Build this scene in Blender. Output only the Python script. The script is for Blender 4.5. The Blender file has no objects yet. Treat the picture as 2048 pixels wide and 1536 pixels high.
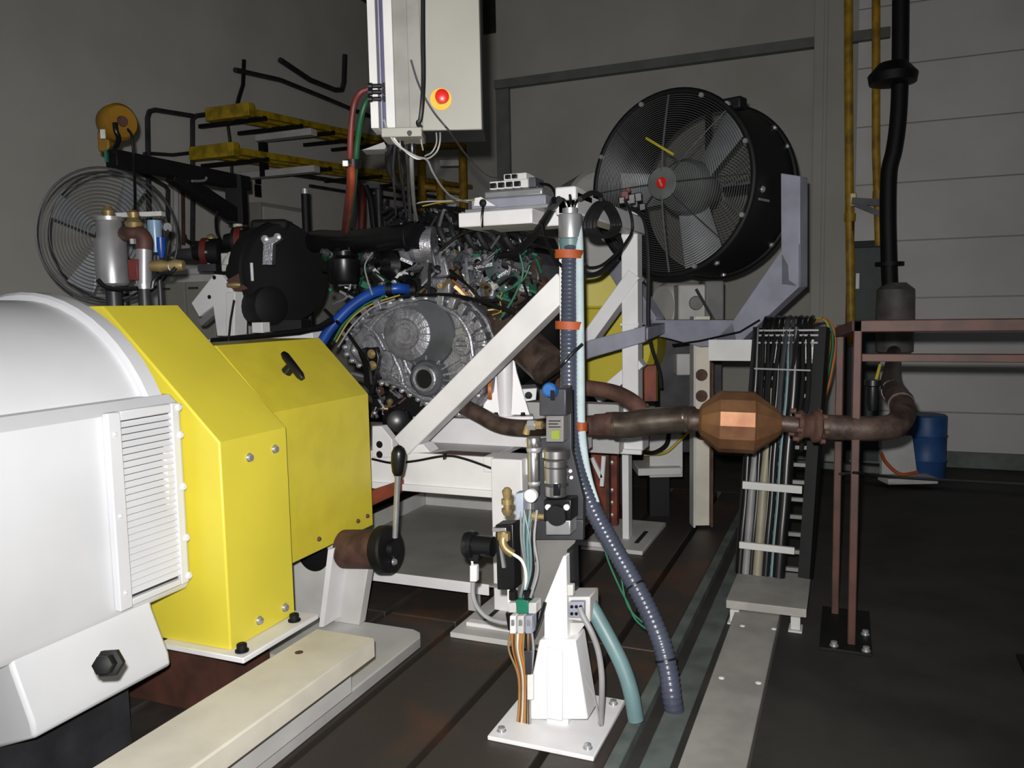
import bpy, bmesh, math, random
import numpy as np
from mathutils import Vector, Matrix

random.seed(7)
scene = bpy.context.scene
COL = scene.collection

# ------------------------------------------------------------------ camera
F, CX, CY, CAMH = 1620.0, 1024.0, 768.0, 1.3          # pixels on a 2048x1536 frame, metres
PITCH, YAW, ROLL = math.atan(156 / F), math.radians(22.6), 0.02
def vec(*a): return np.array(a, float)
def unit(a):
    a = np.asarray(a, float); n = np.linalg.norm(a)
    return a / n if n > 1e-12 else a
FW = vec(-math.sin(YAW) * math.cos(PITCH), math.cos(YAW) * math.cos(PITCH), -math.sin(PITCH))
R0 = vec(math.cos(YAW), math.sin(YAW), 0)
U0 = np.cross(R0, FW)
RT = R0 * math.cos(ROLL) - U0 * math.sin(ROLL)
UP = U0 * math.cos(ROLL) + R0 * math.sin(ROLL)
CAM = vec(0, 0, CAMH)
BK = vec(-math.sin(YAW), math.cos(YAW), 0)             # horizontal direction away from the photographer
ZZ = vec(0, 0, 1)
XX = vec(1, 0, 0)
YY = vec(0, 1, 0)
def ray(u, w): return FW + RT * ((u - CX) / F) - UP * ((w - CY) / F)
def P(u, w, d): return CAM + ray(u, w) * d              # survey helpers: where a sight line meets a real plane
def PX(u, w, X): r = ray(u, w); return CAM + r * (X / r[0])
def PY(u, w, Y): r = ray(u, w); return CAM + r * (Y / r[1])
def PZ(u, w, Z): r = ray(u, w); return CAM + r * ((Z - CAMH) / r[2])
def PN(u, w, p, n): r = ray(u, w); return CAM + r * (np.dot(np.asarray(p) - CAM, n) / np.dot(r, n))

cam_d = bpy.data.cameras.new('camera')
cam_d.sensor_fit = 'HORIZONTAL'; cam_d.sensor_width = 36.0; cam_d.lens = 36.0 * F / 2048.0
cam_d.clip_start = 0.05; cam_d.clip_end = 100
cam = bpy.data.objects.new('camera', cam_d); COL.objects.link(cam)
m = Matrix(((RT[0], UP[0], -FW[0], CAM[0]), (RT[1], UP[1], -FW[1], CAM[1]), (RT[2], UP[2], -FW[2], CAM[2]), (0, 0, 0, 1)))
cam.matrix_world = m
scene.camera = cam

# ------------------------------------------------------------------ light: a dim hall and the photographer's flash
w = bpy.data.worlds.new('world'); scene.world = w; w.use_nodes = True
bg = w.node_tree.nodes['Background']
bg.inputs[0].default_value = (0.9, 0.95, 1.0, 1); bg.inputs[1].default_value = 0.16
fl_d = bpy.data.lights.new('flash', 'SPOT')
fl_d.energy = 440; fl_d.spot_size = math.radians(116); fl_d.spot_blend = 1.0; fl_d.shadow_soft_size = 0.018
fl_d.color = (1.0, 0.98, 0.96)
fl = bpy.data.objects.new('flash', fl_d); COL.objects.link(fl)
fpos = CAM + UP * 0.075 - RT * 0.035
aim = FW + UP * 0.0 - RT * 0.02
fl.location = fpos
fl.rotation_euler = Vector(aim).to_track_quat('-Z', 'Y').to_euler()
scene.view_settings.view_transform = 'Standard'
scene.view_settings.look = 'None'
scene.view_settings.gamma = 1.0
scene.view_settings.use_curve_mapping = False
scene.view_settings.exposure = 0.0

# ------------------------------------------------------------------ materials
def lin(c):
    c = c / 255.0
    return c / 12.92 if c <= 0.04045 else ((c + 0.055) / 1.055) ** 2.4
MATS = {}
def mat(name, rgb, rough=0.5, metal=0.0, dirt=0.12, scale=8.0, rgb2=None, bump=0.0, bscale=60.0, lo=0.4, hi=0.65, coat=0.0, spec=0.5):
    if name in MATS: return MATS[name]
    mt = bpy.data.materials.new(name); mt.use_nodes = True
    nt = mt.node_tree; b = nt.nodes['Principled BSDF']
    b.inputs['Roughness'].default_value = rough; b.inputs['Metallic'].default_value = metal
    b.inputs['Specular IOR Level'].default_value = spec
    if coat: b.inputs['Coat Weight'].default_value = coat
    c1 = [lin(x) for x in rgb] + [1]
    c2 = [lin(x) for x in rgb2] + [1] if rgb2 else [x * (1 - dirt * 2) for x in c1[:3]] + [1]
    tc = nt.nodes.new('ShaderNodeTexCoord')
    nz = nt.nodes.new('ShaderNodeTexNoise'); nz.inputs['Scale'].default_value = scale; nz.inputs['Detail'].default_value = 6
    nt.links.new(tc.outputs['Object'], nz.inputs['Vector'])
    rp = nt.nodes.new('ShaderNodeValToRGB')
    rp.color_ramp.elements[0].position = lo; rp.color_ramp.elements[0].color = c1
    rp.color_ramp.elements[1].position = hi; rp.color_ramp.elements[1].color = c2
    nt.links.new(nz.outputs['Fac'], rp.inputs['Fac']); nt.links.new(rp.outputs['Color'], b.inputs['Base Color'])
    if bump:
        n2 = nt.nodes.new('ShaderNodeTexNoise'); n2.inputs['Scale'].default_value = bscale; n2.inputs['Detail'].default_value = 4
        nt.links.new(tc.outputs['Object'], n2.inputs['Vector'])
        bp = nt.nodes.new('ShaderNodeBump'); bp.inputs['Strength'].default_value = bump; bp.inputs['Distance'].default_value = 0.01
        nt.links.new(n2.outputs['Fac'], bp.inputs['Height']); nt.links.new(bp.outputs['Normal'], b.inputs['Normal'])
    MATS[name] = mt
    return mt
def clear_mat(name, rgb, alpha_mix=0.5):
    mt = bpy.data.materials.new(name); mt.use_nodes = True
    nt = mt.node_tree; b = nt.nodes['Principled BSDF']
    b.inputs['Base Color'].default_value = [lin(x) for x in rgb] + [1]
    b.inputs['Roughness'].default_value = 0.15
    b.inputs['Transmission Weight'].default_value = alpha_mix
    MATS[name] = mt
    return mt

WHITE = mat('white_paint', (232, 231, 232), 0.42, dirt=0.05, scale=5)
MOTORW = mat('motor_white_enamel', (216, 217, 220), 0.4, dirt=0.03, scale=4)
CREAM = mat('cream_paint', (212, 206, 190), 0.5, dirt=0.08, scale=6)
GREYW = mat('grey_white_paint', (196, 195, 192), 0.5, dirt=0.08, scale=5)
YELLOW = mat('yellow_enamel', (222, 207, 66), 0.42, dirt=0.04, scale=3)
YELL2 = mat('yellow_enamel_scuffed', (214, 198, 58), 0.42, dirt=0.05, scale=9, bump=0.02)
YPIPE = mat('yellow_pipe_paint', (176, 138, 30), 0.5, dirt=0.25, scale=10)
YRACK = mat('yellow_rack_paint', (186, 156, 24), 0.5, dirt=0.25, scale=12)
BLACK = mat('black_plastic', (22, 22, 24), 0.32, dirt=0.2)
BLACKM = mat('black_steel', (13, 14, 15), 0.6, dirt=0.2, spec=0.35)
RUBBER = mat('black_rubber', (26, 26, 28), 0.7, dirt=0.2)
DGREY = mat('dark_grey_metal', (66, 66, 70), 0.45, metal=0.3, dirt=0.2)
MGREY = mat('mid_grey_paint', (128, 128, 128), 0.5, dirt=0.12)
LAV = mat('lavender_grey_paint', (150, 151, 166), 0.5, dirt=0.1, scale=7)
ALU = mat('cast_aluminium', (164, 164, 170), 0.36, metal=0.6, dirt=0.2, scale=18, bump=0.35, bscale=110)
ALUD = mat('cast_aluminium_smooth', (92, 96, 101), 0.5, metal=0.35, dirt=0.15, scale=9)
CHROME = mat('chrome', (186, 184, 182), 0.28, metal=0.92, dirt=0.05)
STEEL = mat('bright_steel', (196, 196, 198), 0.36, metal=0.7, dirt=0.12)
RUST = mat('rusty_steel', (88, 60, 49), 0.75, dirt=0.3, scale=14, rgb2=(60, 39, 32), bump=0.2)
PIPER = mat('exhaust_steel', (96, 80, 72), 0.5, metal=0.4, scale=16, rgb2=(60, 47, 42), bump=0.1)
PIPES = mat('heat_tinted_steel', (150, 140, 128), 0.28, metal=0.85, scale=10, rgb2=(112, 98, 88))
COPPER = mat('heat_browned_steel', (156, 116, 80), 0.5, metal=0.65, scale=7, rgb2=(124, 84, 62))
REDLEAD = mat('red_oxide_primer', (136, 66, 42), 0.6, dirt=0.2, scale=10, rgb2=(92, 44, 34))
STRAP = mat('orange_brown_strap', (176, 84, 38), 0.6, dirt=0.15, scale=12)
FRAMER = mat('brown_oxide_paint', (82, 50, 41), 0.6, dirt=0.2, scale=9, rgb2=(60, 38, 32))
BED = mat('cast_iron_bed', (60, 55, 51), 0.55, metal=0.1, scale=5, rgb2=(42, 38, 36), bump=0.12, bscale=40)
BEDR = mat('cast_iron_bed_oily', (58, 52, 47), 0.5, metal=0.1, scale=3.2, rgb2=(96, 62, 40), lo=.54, hi=.78, bump=0.12, bscale=40)
SLOT = mat('slot_black', (14, 13, 13), 0.8)
CONC = mat('oiled_concrete', (54, 52, 48), 0.75, scale=3, rgb2=(38, 37, 34), bump=0.1, bscale=30)
KERB = mat('kerb_steel', (100, 108, 104), 0.6, dirt=0.2)
WALL = mat('wall_grey_paint', (160, 157, 150), 0.75, scale=1.2, rgb2=(148, 146, 138), bump=0.05, bscale=25)
WALLP = mat('wall_panel_paint', (196, 195, 194), 0.75, scale=1.5, rgb2=(184, 183, 180), bump=0.05, bscale=25)
WALLL = mat('wall_left_paint', (212, 210, 202), 0.8, scale=1.0, rgb2=(200, 198, 190), bump=0.05, bscale=25)
WTRIM = mat('wall_dark_trim', (96, 98, 94), 0.7, dirt=0.1)
CEIL = mat('ceiling_paint', (70, 70, 68), 0.9)
CABG = mat('cabinet_grey', (144, 142, 133), 0.5, dirt=0.05, scale=3)
CONDUIT = mat('grey_blue_conduit', (72, 77, 92), 0.3, dirt=0.1, scale=6)
TEAL = mat('teal_hose', (104, 132, 134), 0.45, dirt=0.1)
BLUE = mat('blue_hose', (28, 74, 160), 0.35, dirt=0.15)
BLUEK = mat('blue_plastic', (30, 88, 150), 0.5)
GREEN = mat('green_hose', (14, 72, 40), 0.5, dirt=0.15)
GREENW = mat('green_wire', (44, 110, 84), 0.5)
REDH = mat('dark_red_hose', (100, 34, 30), 0.55, dirt=0.2)
REDO = mat('orange_red_hose', (140, 58, 36), 0.6, dirt=0.2)
REDB = mat('red_button', (212, 36, 30), 0.35)
YDISC = mat('yellow_disc', (226, 176, 36), 0.45)
BRASS = mat('brass', (176, 154, 108), 0.45, metal=0.6, dirt=0.2)
WIREW = mat('white_cable', (214, 214, 208), 0.5)
WIREG = mat('grey_cable', (150, 150, 150), 0.5)
WIREY = mat('yellow_wire', (176, 160, 60), 0.5)
WIREO = mat('orange_wire', (190, 110, 40), 0.5)
LABELY = mat('lime_label', (122, 138, 34), 0.6)
LABELW = mat('white_label', (228, 228, 224), 0.6)
FANB = mat('fan_blade_aluminium', (150, 152, 156), 0.5, metal=0.3, dirt=0.1)
FANW = mat('fan_guard_wire', (120, 122, 122), 0.4, metal=0.6)
HUBG = mat('fan_hub_grey', (104, 108, 106), 0.5, dirt=0.15)
GRNP = mat('dark_green_panel', (52, 66, 60), 0.6, dirt=0.1)
TUBEC = mat('pale_aqua_tube', (192, 208, 211), 0.25, dirt=0.06, scale=20)
OLIVE = mat('olive_yellow_paint', (178, 164, 40), 0.55, dirt=0.15, scale=5)  # duller olive yellow for the hood drum and the fan guard strip
PANELG = mat('panel_grey', (112, 110, 107), .5, dirt=.08)
DUCTG = mat('duct_cover_grey', (158, 156, 150), .55, dirt=.1)
TRAYG = mat('tray_grey', (160, 158, 152), .5, dirt=.12, scale=3)
PCB = mat('green_connector', (30, 120, 92), 0.5)

# ------------------------------------------------------------------ mesh builder
class MB:
    def __init__(self): self.v, self.f = [], []
    def add(self, vs, fs):
        o = len(self.v)
        self.v += [np.asarray(p, float) for p in vs]
        self.f += [[i + o for i in q] for q in fs]
        return self
    def obox(self, c, a, b, d):                          # centre and three half vectors
        c, a, b, d = (np.asarray(x, float) for x in (c, a, b, d))
        vs = [c + i * a + j * b + k * d for k in (-1, 1) for j in (-1, 1) for i in (-1, 1)]
        return self.add(vs, [(0, 2, 3, 1), (4, 5, 7, 6), (0, 1, 5, 4), (2, 6, 7, 3), (0, 4, 6, 2), (1, 3, 7, 5)])
    def box(self, x0, x1, y0, y1, z0, z1):
        return self.obox(((x0 + x1) / 2, (y0 + y1) / 2, (z0 + z1) / 2), ((x1 - x0) / 2, 0, 0), (0, (y1 - y0) / 2, 0), (0, 0, (z1 - z0) / 2))
    def prism(self, pts, e):
        n = len(pts); e = np.asarray(e, float)
        vs = [np.asarray(p, float) for p in pts]; vs = vs + [p + e for p in vs]
        fs = [list(range(n)), list(range(2 * n - 1, n - 1, -1))] + [(i, (i + 1) % n, n + (i + 1) % n, n + i) for i in range(n)]
        return self.add(vs, fs)
    def beam(self, p0, p1, wd, ht, up=(0, 0, 1)):
        p0, p1 = np.asarray(p0, float), np.asarray(p1, float)
        d = unit(p1 - p0); s = unit(np.cross(d, up)); t = np.cross(s, d)
        return self.obox((p0 + p1) / 2, (p1 - p0) / 2, s * wd / 2, t * ht / 2)
    def tube(self, pts, r, n=10, closed=False, caps=True):
        pts = [np.asarray(p, float) for p in pts]; m = len(pts)
        rr = r if isinstance(r, (list, tuple, np.ndarray)) else [r] * m
        t0 = unit(pts[1] - pts[0]); ref = ZZ if abs(t0[2]) < 0.9 else XX
        nrm = unit(np.cross(t0, ref)); vs = []
        for i in range(m):
            if closed: t = unit(pts[(i + 1) % m] - pts[i - 1])
            else: t = unit(pts[min(i + 1, m - 1)] - pts[max(i - 1, 0)])
            nrm = unit(nrm - t * np.dot(nrm, t)); b = np.cross(t, nrm)
            for k in range(n):
                a = 2 * math.pi * k / n
                vs.append(pts[i] + (nrm * math.cos(a) + b * math.sin(a)) * rr[i])
        fs = []
        for i in range(m if closed else m - 1):
            j = (i + 1) % m
            for k in range(n):
                k2 = (k + 1) % n
                fs.append((i * n + k, i * n + k2, j * n + k2, j * n + k))
        if caps and not closed:
            fs.append(list(range(n - 1, -1, -1))); fs.append([(m - 1) * n + k for k in range(n)])
        return self.add(vs, fs)
    def lathe(self, o, ax, prof, n=24, caps=True):        # prof: (distance along axis, radius)
        o = np.asarray(o, float); ax = unit(ax)
        ref = ZZ if abs(ax[2]) < 0.9 else XX
        s = unit(np.cross(ax, ref)); t = np.cross(ax, s); vs = []
        for (h, r) in prof:
            for k in range(n):
                a = 2 * math.pi * k / n
                vs.append(o + ax * h + (s * math.cos(a) + t * math.sin(a)) * max(r, 1e-4))
        m = len(prof); fs = []
        for i in range(m - 1):
            for k in range(n):
                k2 = (k + 1) % n
                fs.append((i * n + k, i * n + k2, (i + 1) * n + k2, (i + 1) * n + k))
        if caps:
            fs.append(list(range(n - 1, -1, -1))); fs.append([(m - 1) * n + k for k in range(n)])
        return self.add(vs, fs)
    def cyl(self, p0, p1, r, n=20):
        p0, p1 = np.asarray(p0, float), np.asarray(p1, float)
        L = np.linalg.norm(p1 - p0)
        return self.lathe(p0, p1 - p0, [(0, r), (L, r)], n)
    def ball(self, c, r, n=12, sx=1, ax=(0, 0, 1)):
        return self.lathe(c, ax, [(-r * sx * math.cos(math.pi * i / 8), r * math.sin(math.pi * i / 8)) for i in range(9)], n)

def spline(pts, k=8):
    pts = [np.asarray(p, float) for p in pts]
    q = [2 * pts[0] - pts[1]] + pts + [2 * pts[-1] - pts[-2]]
    out = []
    for i in range(1, len(q) - 2):
        for j in range(k):
            t = j / k
            out.append(0.5 * (2 * q[i] + (q[i + 1] - q[i - 1]) * t + (2 * q[i - 1] - 5 * q[i] + 4 * q[i + 1] - q[i + 2]) * t * t + (3 * q[i] - q[i - 1] - 3 * q[i + 1] + q[i + 2]) * t ** 3))
    out.append(pts[-1])
    return out
def sight(pts, k=8): return spline([P(*p) for p in pts], k)

LOC = {}
def mesh_of(mb, org, mt, name, smooth=True, angle=38):
    me = bpy.data.meshes.new(name)
    me.from_pydata([tuple(p - org) for p in mb.v], [], mb.f)
    bm = bmesh.new(); bm.from_mesh(me)
    bmesh.ops.recalc_face_normals(bm, faces=bm.faces)
    if smooth:
        ca = math.radians(angle)
        for f in bm.faces: f.smooth = True
        for e in bm.edges:
            if len(e.link_faces) == 2 and e.calc_face_angle(0) > ca: e.smooth = False
    bm.to_mesh(me); bm.free()
    me.materials.append(mt)
    return me
def thing(name, label, cat, loc, group=None):
    o = bpy.data.objects.new(name, None); COL.objects.link(o)
    o.empty_display_size = 0.05
    o.location = tuple(loc); LOC[o.name] = np.asarray(loc, float)
    o['label'] = label; o['category'] = cat
    if group: o['group'] = group
    return o
def put(name, mb, mt, parent=None, bev=0.0, label=None, kind=None, smooth=True, angle=38):
    if parent is not None: org = LOC[parent.name]
    else:
        a = np.array(mb.v); org = vec((a[:, 0].min() + a[:, 0].max()) / 2, (a[:, 1].min() + a[:, 1].max()) / 2, a[:, 2].min())
    o = bpy.data.objects.new(name, mesh_of(mb, org, mt, name, smooth, angle)); COL.objects.link(o)
    if parent is not None:
        o.parent = parent
    else: o.location = tuple(org)
    LOC[o.name] = org
    if bev:
        bv = o.modifiers.new('bevel', 'BEVEL'); bv.width = bev; bv.segments = 2; bv.limit_method = 'ANGLE'; bv.angle_limit = math.radians(50)
    if label: o['label'] = label
    if kind: o['kind'] = kind
    return o
def solo(name, label, cat, mb, mt, bev=0.0, group=None, kind=None, smooth=True):
    o = put(name, mb, mt, None, bev, label, kind, smooth); o['category'] = cat
    if group: o['group'] = group
    return o
def struct(name, mb, mt, parent=None, bev=0.0, smooth=False):
    o = put(name, mb, mt, parent, bev, smooth=smooth)
    if parent is None: o['kind'] = 'structure'
    return o
BOLTS = {}
def bolt(parent, p, ax, r, h, mt, name='bolt', hexa=True):
    key = (round(r, 5), round(h, 5), mt.name, hexa)
    if key not in BOLTS:
        mb = MB()
        if hexa: mb.lathe((0, 0, 0), (0, 0, 1), [(0, r * 1.35), (h * .2, r * 1.35), (h * .2, r), (h * .9, r), (h, r * .75)], 6 if r < .006 else 12)
        else: mb.lathe((0, 0, 0), (0, 0, 1), [(0, r), (h * .5, r), (h, r * .55)], 12)
        BOLTS[key] = mesh_of(mb, vec(0, 0, 0), mt, name)
    o = bpy.data.objects.new(name, BOLTS[key]); COL.objects.link(o)
    o.parent = parent
    base = LOC[parent.name]
    o.rotation_mode = 'QUATERNION'; o.rotation_quaternion = Vector(unit(ax)).to_track_quat('Z', 'Y')
    o.location = tuple(np.asarray(p) - base)
    return o

# ================================================================== SETTING
YW = 7.0                                                # painted wall behind the fan
floor = struct('floor', MB().box(-0.56, 4.0, -1.0, YW, -0.2, 0.0).box(-5.6, -3.2, -1.0, 10.6, -0.2, 0.0).box(-3.2, -0.56, 5.6, 10.6, -0.2, 0.0).box(-3.2, -0.56, -1.0, 1.0, -0.2, 0.0), CONC)
struct('bed_pit', MB().box(-3.2, -0.56, 1.0, 5.6, -0.2, -0.09), SLOT, floor)
slots = [-3.2, -2.86, -2.50, -2.15, -1.81, -1.47, -1.13, -0.80, -0.60]
for i in range(len(slots) - 1):                         # T-slot bed: each iron strip between two slots
    for (ya, yb) in ((1.0, 2.9), (2.905, 5.6)):
        struct('bed_plate', MB().box(slots[i] + .014, slots[i + 1] - .014, ya, yb, -0.09, 0.0), BEDR if i >= 4 else BED, floor, bev=.006)
struct('kerb_rail', MB().box(-0.60, -0.56, 1.0, 5.6, -0.1, 0.035), KERB, floor, bev=.004)
struct('kerb_rail', MB().box(-0.52, -0.44, 1.0, 5.6, -0.05, 0.006), KERB, floor, bev=.003)
xr = 4.0
wall_back = struct('wall_back', MB().box(-3.0, xr, YW, YW + .2, 0, 5.0), WALL)
struct('wall_left', MB().box(-5.7, -5.5, -1.0, 10.6, 0, 5.0), WALLL)
struct('wall_rear', MB().box(-5.7, -2.8, 10.5, 10.7, 0, 5.0), WALLL)
struct('wall_side', MB().box(-3.0, -2.8, YW + .2, 10.5, 0, 5.0), WALLL)
struct('wall_right', MB().box(xr, xr + .2, -1.0, YW, 0, 5.0), WALL)
struct('ceiling', MB().box(-5.7, xr + .2, -1.0, 10.7, 5.0, 5.1), CEIL)
# pale panel courses on the right part of the wall, joints recessed
zj = [.02, .42, .86, 1.30, 1.74, 2.18, 2.62, 3.06, 3.5, 3.94, 4.38, 4.98]
xa = PY(1708, 500, YW)[0]
for k in range(len(zj) - 1):
    struct('panel', MB().box(xa, 2.2, YW - .02, YW + .01, zj[k] + .004, zj[k + 1] - .004), WALLP, wall_back, bev=.004)
# pilaster beside the yellow pipes
px0, px1 = PY(1622, 500, YW - .1)[0], PY(1694, 500, YW - .1)[0]
struct('trim_pilaster', MB().box(px0, px1, YW - .1, YW, 0, 5.0).box(px0 + .07, px0 + .10, YW - .115, YW - .1, 0, 5.0), WALL, bev=.006)
# dark frame around the big wall opening: jamb, lintel
ja, jb = PY(1002, 250, YW)[0], PY(1022, 250, YW)[0]
zl = PY(1100, 168, YW)[2]
struct('trim_jamb', MB().box(-3.0, jb, YW - .05, YW, 0, zl), WTRIM, bev=.004)
struct('trim_lintel', MB().box(-3.0, .25, YW - .08, YW, zl, zl + .075), WTRIM, bev=.004)
# skirting
struct('baseboard_back', MB().box(jb, px0, YW - .03, YW, 0, .12), KERB)
struct('baseboard_right', MB().box(px1, 2.2, YW - .05, YW - .02, 0, .12), KERB)
# dark green steel door behind the silencer
d0, d1 = PY(1706, 560, YW - .03), PY(1764, 560, YW - .03)
zt = PY(1735, 495, YW - .03)[2]
door = struct('door_1', MB().box(d0[0], d1[0], YW - .06, YW - .02, .02, zt), GRNP, bev=.004)
struct('door_frame', MB().box(d0[0] - .05, d0[0], YW - .08, YW - .02, .0, zt + .05).box(d0[0] - .05, d1[0] + .03, YW - .08, YW - .02, zt, zt + .05), BLACKM, door)
struct('door_handle', MB().box(d0[0] + .02, d0[0] + .045, YW - .09, YW - .06, 1.38, 1.5), BLACK, door)

# ================================================================== DYNO SIDE (left foreground)
GX, GY0, GY1 = -1.756, 1.90, 2.22
t = thing('dyno_guard', 'large yellow sheet-metal dynamometer guard with sloped shoulder beside the white louvred motor', 'guard', (-2.4, 2.06, .25))
xm = -2.45
half = [(GX, .25), (GX, .906), (-2.20, 1.326)]
prof = half + [(2 * xm - x, z) for x, z in reversed(half)]
put('shell', MB().prism([vec(x, GY0, z) for x, z in prof], (0, GY1 - GY0, 0)), YELLOW, t, bev=.006)
for (u, w) in ((498, 915), (549, 898), (518, 1241), (569, 1215)):
    bolt(t, PX(u, w, GX), XX, .011, .012, STEEL)
put('mounting_flange', MB().box(-2.02, GX + .075, GY0 - .03, GY1 + .03, .232, .25), WHITE, t, bev=.003)
for (u, w) in ((487, 1303), (597, 1243)):
    p = PZ(u, w, .25); bolt(t, vec(GX + .035, p[1], .25), ZZ, .016, .026, BLACKM)

t = thing('coupling_guard', 'smaller yellow coupling guard with black T-handle clamp on its sloped top', 'guard', (-2.1, 2.5, .45))
g2x, g2a = -1.82, 2.225
g2b = PX(742, 920, g2x)[1]; g2t = PX(735, 788, g2x)[2]; g2z = PX(748, 1050, g2x)[2]
r0_ = PY(640, 676, g2b)
pts = [vec(g2x, g2a, g2z), vec(g2x, g2a, g2t), vec(r0_[0], g2a, r0_[2]), vec(r0_[0] - .25, g2a, r0_[2]), vec(r0_[0] - .25 - (g2x - r0_[0]), g2a, g2t), vec(r0_[0] - .25 - (g2x - r0_[0]), g2a, g2z)]
put('shell', MB().prism(pts, (0, g2b - g2a, 0)), YELL2, t, bev=.005)
n2 = unit(np.cross(YY, pts[2] - pts[1]));  n2 = n2 if n2[2] > 0 else -n2
hp = PN(573, 744, pts[1], n2)
HH = .042
hm = hp + n2 * HH; hd_ = unit(PN(605, 757, hm, n2) - PN(566, 706, hm, n2)); ha, hb = PN(566, 706, hm, n2), PN(605, 757, hm, n2)
h_ = put('clamp_handle', MB().lathe(hp, n2, [(0, .021), (.02, .019), (.045, .015)], 14), BLACK, t)
put('grip_bar', MB().tube([ha, ha + (hb - ha) * .12, ha + (hb - ha) * .5, ha + (hb - ha) * .88, hb], [.010, .0155, .016, .0155, .010], 12), BLACK, h_)
for (u, w) in ((715, 1042), (734, 1032), (637, 1078)):
    bolt(t, PX(u, w, g2x), XX, .009, .010, RUST, 'screw', False)

# --- cream pedestal under the guards
t = thing('pedestal', 'cream steel pedestal with thick top plate standing below the yellow guards', 'pedestal', (-1.9, 1.7, 0))
c0 = PZ(750, 1275, .232)
xpl = PZ(527, 1322, .232)[0]
put('top_plate', MB().box(xpl, c0[0], .9, c0[1], .165, .232), CREAM, t, bev=.006)
put('pedestal_body', MB().box(xpl + .05, c0[0] - .075, .9, c0[1] - .03, .045, .165), GREYW, t, bev=.004)
lp = PZ(855, 1262, .045)
put('rear_support', MB().box(-2.5, -1.86, 1.94, 2.2, 0, .232), FRAMER, t)
fp = [vec(xpl + .02, .9, 0), vec(lp[0], .9, 0), vec(lp[0], lp[1] - .06, 0), vec(lp[0] - .02, lp[1] - .02, 0), vec(lp[0] - .06, lp[1], 0), vec(-2.3, lp[1], 0), vec(-2.3, 2.3, 0), vec(xpl + .02, 2.3, 0)]
put('base_plate', MB().prism(fp, (0, 0, .045)), GREYW, t, bev=.005)
hc = PZ(598, 1305, .232)
put('bolt_hole', MB().lathe(hc, ZZ, [(-.001, .013), (.0012, .013)], 18), RUST, t)
# --- A-frame bearing support between pedestal and coupling guard
t = thing('bearing_support', 'light grey tapered bearing support plate with black hole under the coupling guard', 'bracket', (-1.95, 2.45, .045))
YS = 2.64
q = [PY(u, w, YS) for u, w in ((560, 1262), (718, 1262), (737, 1128), (716, 1128), (690, 1060), (620, 1050), (560, 1120))]
for p in q: p[2] = max(p[2], .045)
put('support_plate', MB().prism(q, (0, .05, 0)), GREYW, t, bev=.004)
q2 = [PY(u, w, YS - .11) for u, w in ((638, 1254), (647, 1254), (668, 1096), (656, 1100))]
for p in q2: p[2] = max(p[2], .045)
put('rib', MB().prism(q2, (0, .11, 0)), WHITE, t)
hc = PY(640, 1122, YS)
put('shaft_hole', MB().lathe(hc + vec(-.03, -.004, .03), YY, [(0, .075), (.006, .075)], 28), BLACKM, t)

# --- motor
t = thing('electric_motor', 'big white electric motor with louvred side panel and round end shield, left foreground', 'motor', (-2.4, 1.5, .10))
MX = -1.874
ax_ = vec(-2.45, 0, .80)
pt = PY(300, 742, 1.86); Rm = math.hypot(pt[0] - ax_[0], pt[2] - ax_[2])
put('end_shield', MB().lathe(ax_ + vec(0, 1.80, 0), YY, [(0, Rm * .985), (.01, Rm), (.06, Rm), (.07, Rm * .97)], 56), MOTORW, t)
put('motor_body', MB().lathe(ax_ + vec(0, .62, 0), YY, [(0, Rm * .8), (.06, Rm * .955), (1.18, Rm * .955), (1.19, Rm * .93)], 56), MOTORW, t)
# side box carrying the louvres
lt = 1.03; zb = .47
sec = [vec(MX - .4, 1.0, zb - .05), vec(MX - .03, 1.0, zb - .03), vec(MX - .012, 1.0, zb), vec(MX - .012, 1.0, lt - .01), vec(MX - .05, 1.0, lt + .022), vec(MX - .4, 1.0, lt + .03)]
side = put('side_box', MB().prism(sec, (0, .885, 0)), MOTORW, t, bev=.006)
l0, l1 = PX(247, 950, MX)[1], PX(349, 950, MX)[1]
fr = MB()
fr.box(MX - .012, MX + .004, l1, l1 + .03, zb, lt); fr.box(MX - .012, MX + .012, l0 - .05, l0 - .006, zb, lt)
fr.box(MX - .012, MX + .002, l0, l1, lt - .028, lt); fr.box(MX - .012, MX + .002, l0, l1, zb, zb + .02)
put('louvre_frame', fr, MOTORW, t, bev=.004)
put('louvre_back', MB().box(MX - .02, MX - .0115, l0, l1, zb + .02, lt - .028), DGREY, t)
ns = 26
for i in range(ns):                                     # each louvre slat, tilted outwards at its lower edge
    z = zb + .03 + (lt - .06 - zb) * (i + .5) / ns
    put('slat', MB().obox(vec(MX - .004, (l0 + l1) / 2, z), (0, (l1 - l0) / 2, 0), (.0060, 0, -.0070), (.0008, 0, .0006)), MOTORW, t)
for z in (zb + .02, zb + .14, zb + .30, zb + .46, lt - .015):
    put('rivet_tab', MB().lathe((MX - .006, l1 + .028, z), XX, [(0, .013), (.012, .013), (.018, .007)], 12), MOTORW, t)
for z in (.52, .74, .97):
    bolt(t, vec(MX + .012, l0 - .03, z), XX, .006, .006, MOTORW, 'screw', False)
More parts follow.
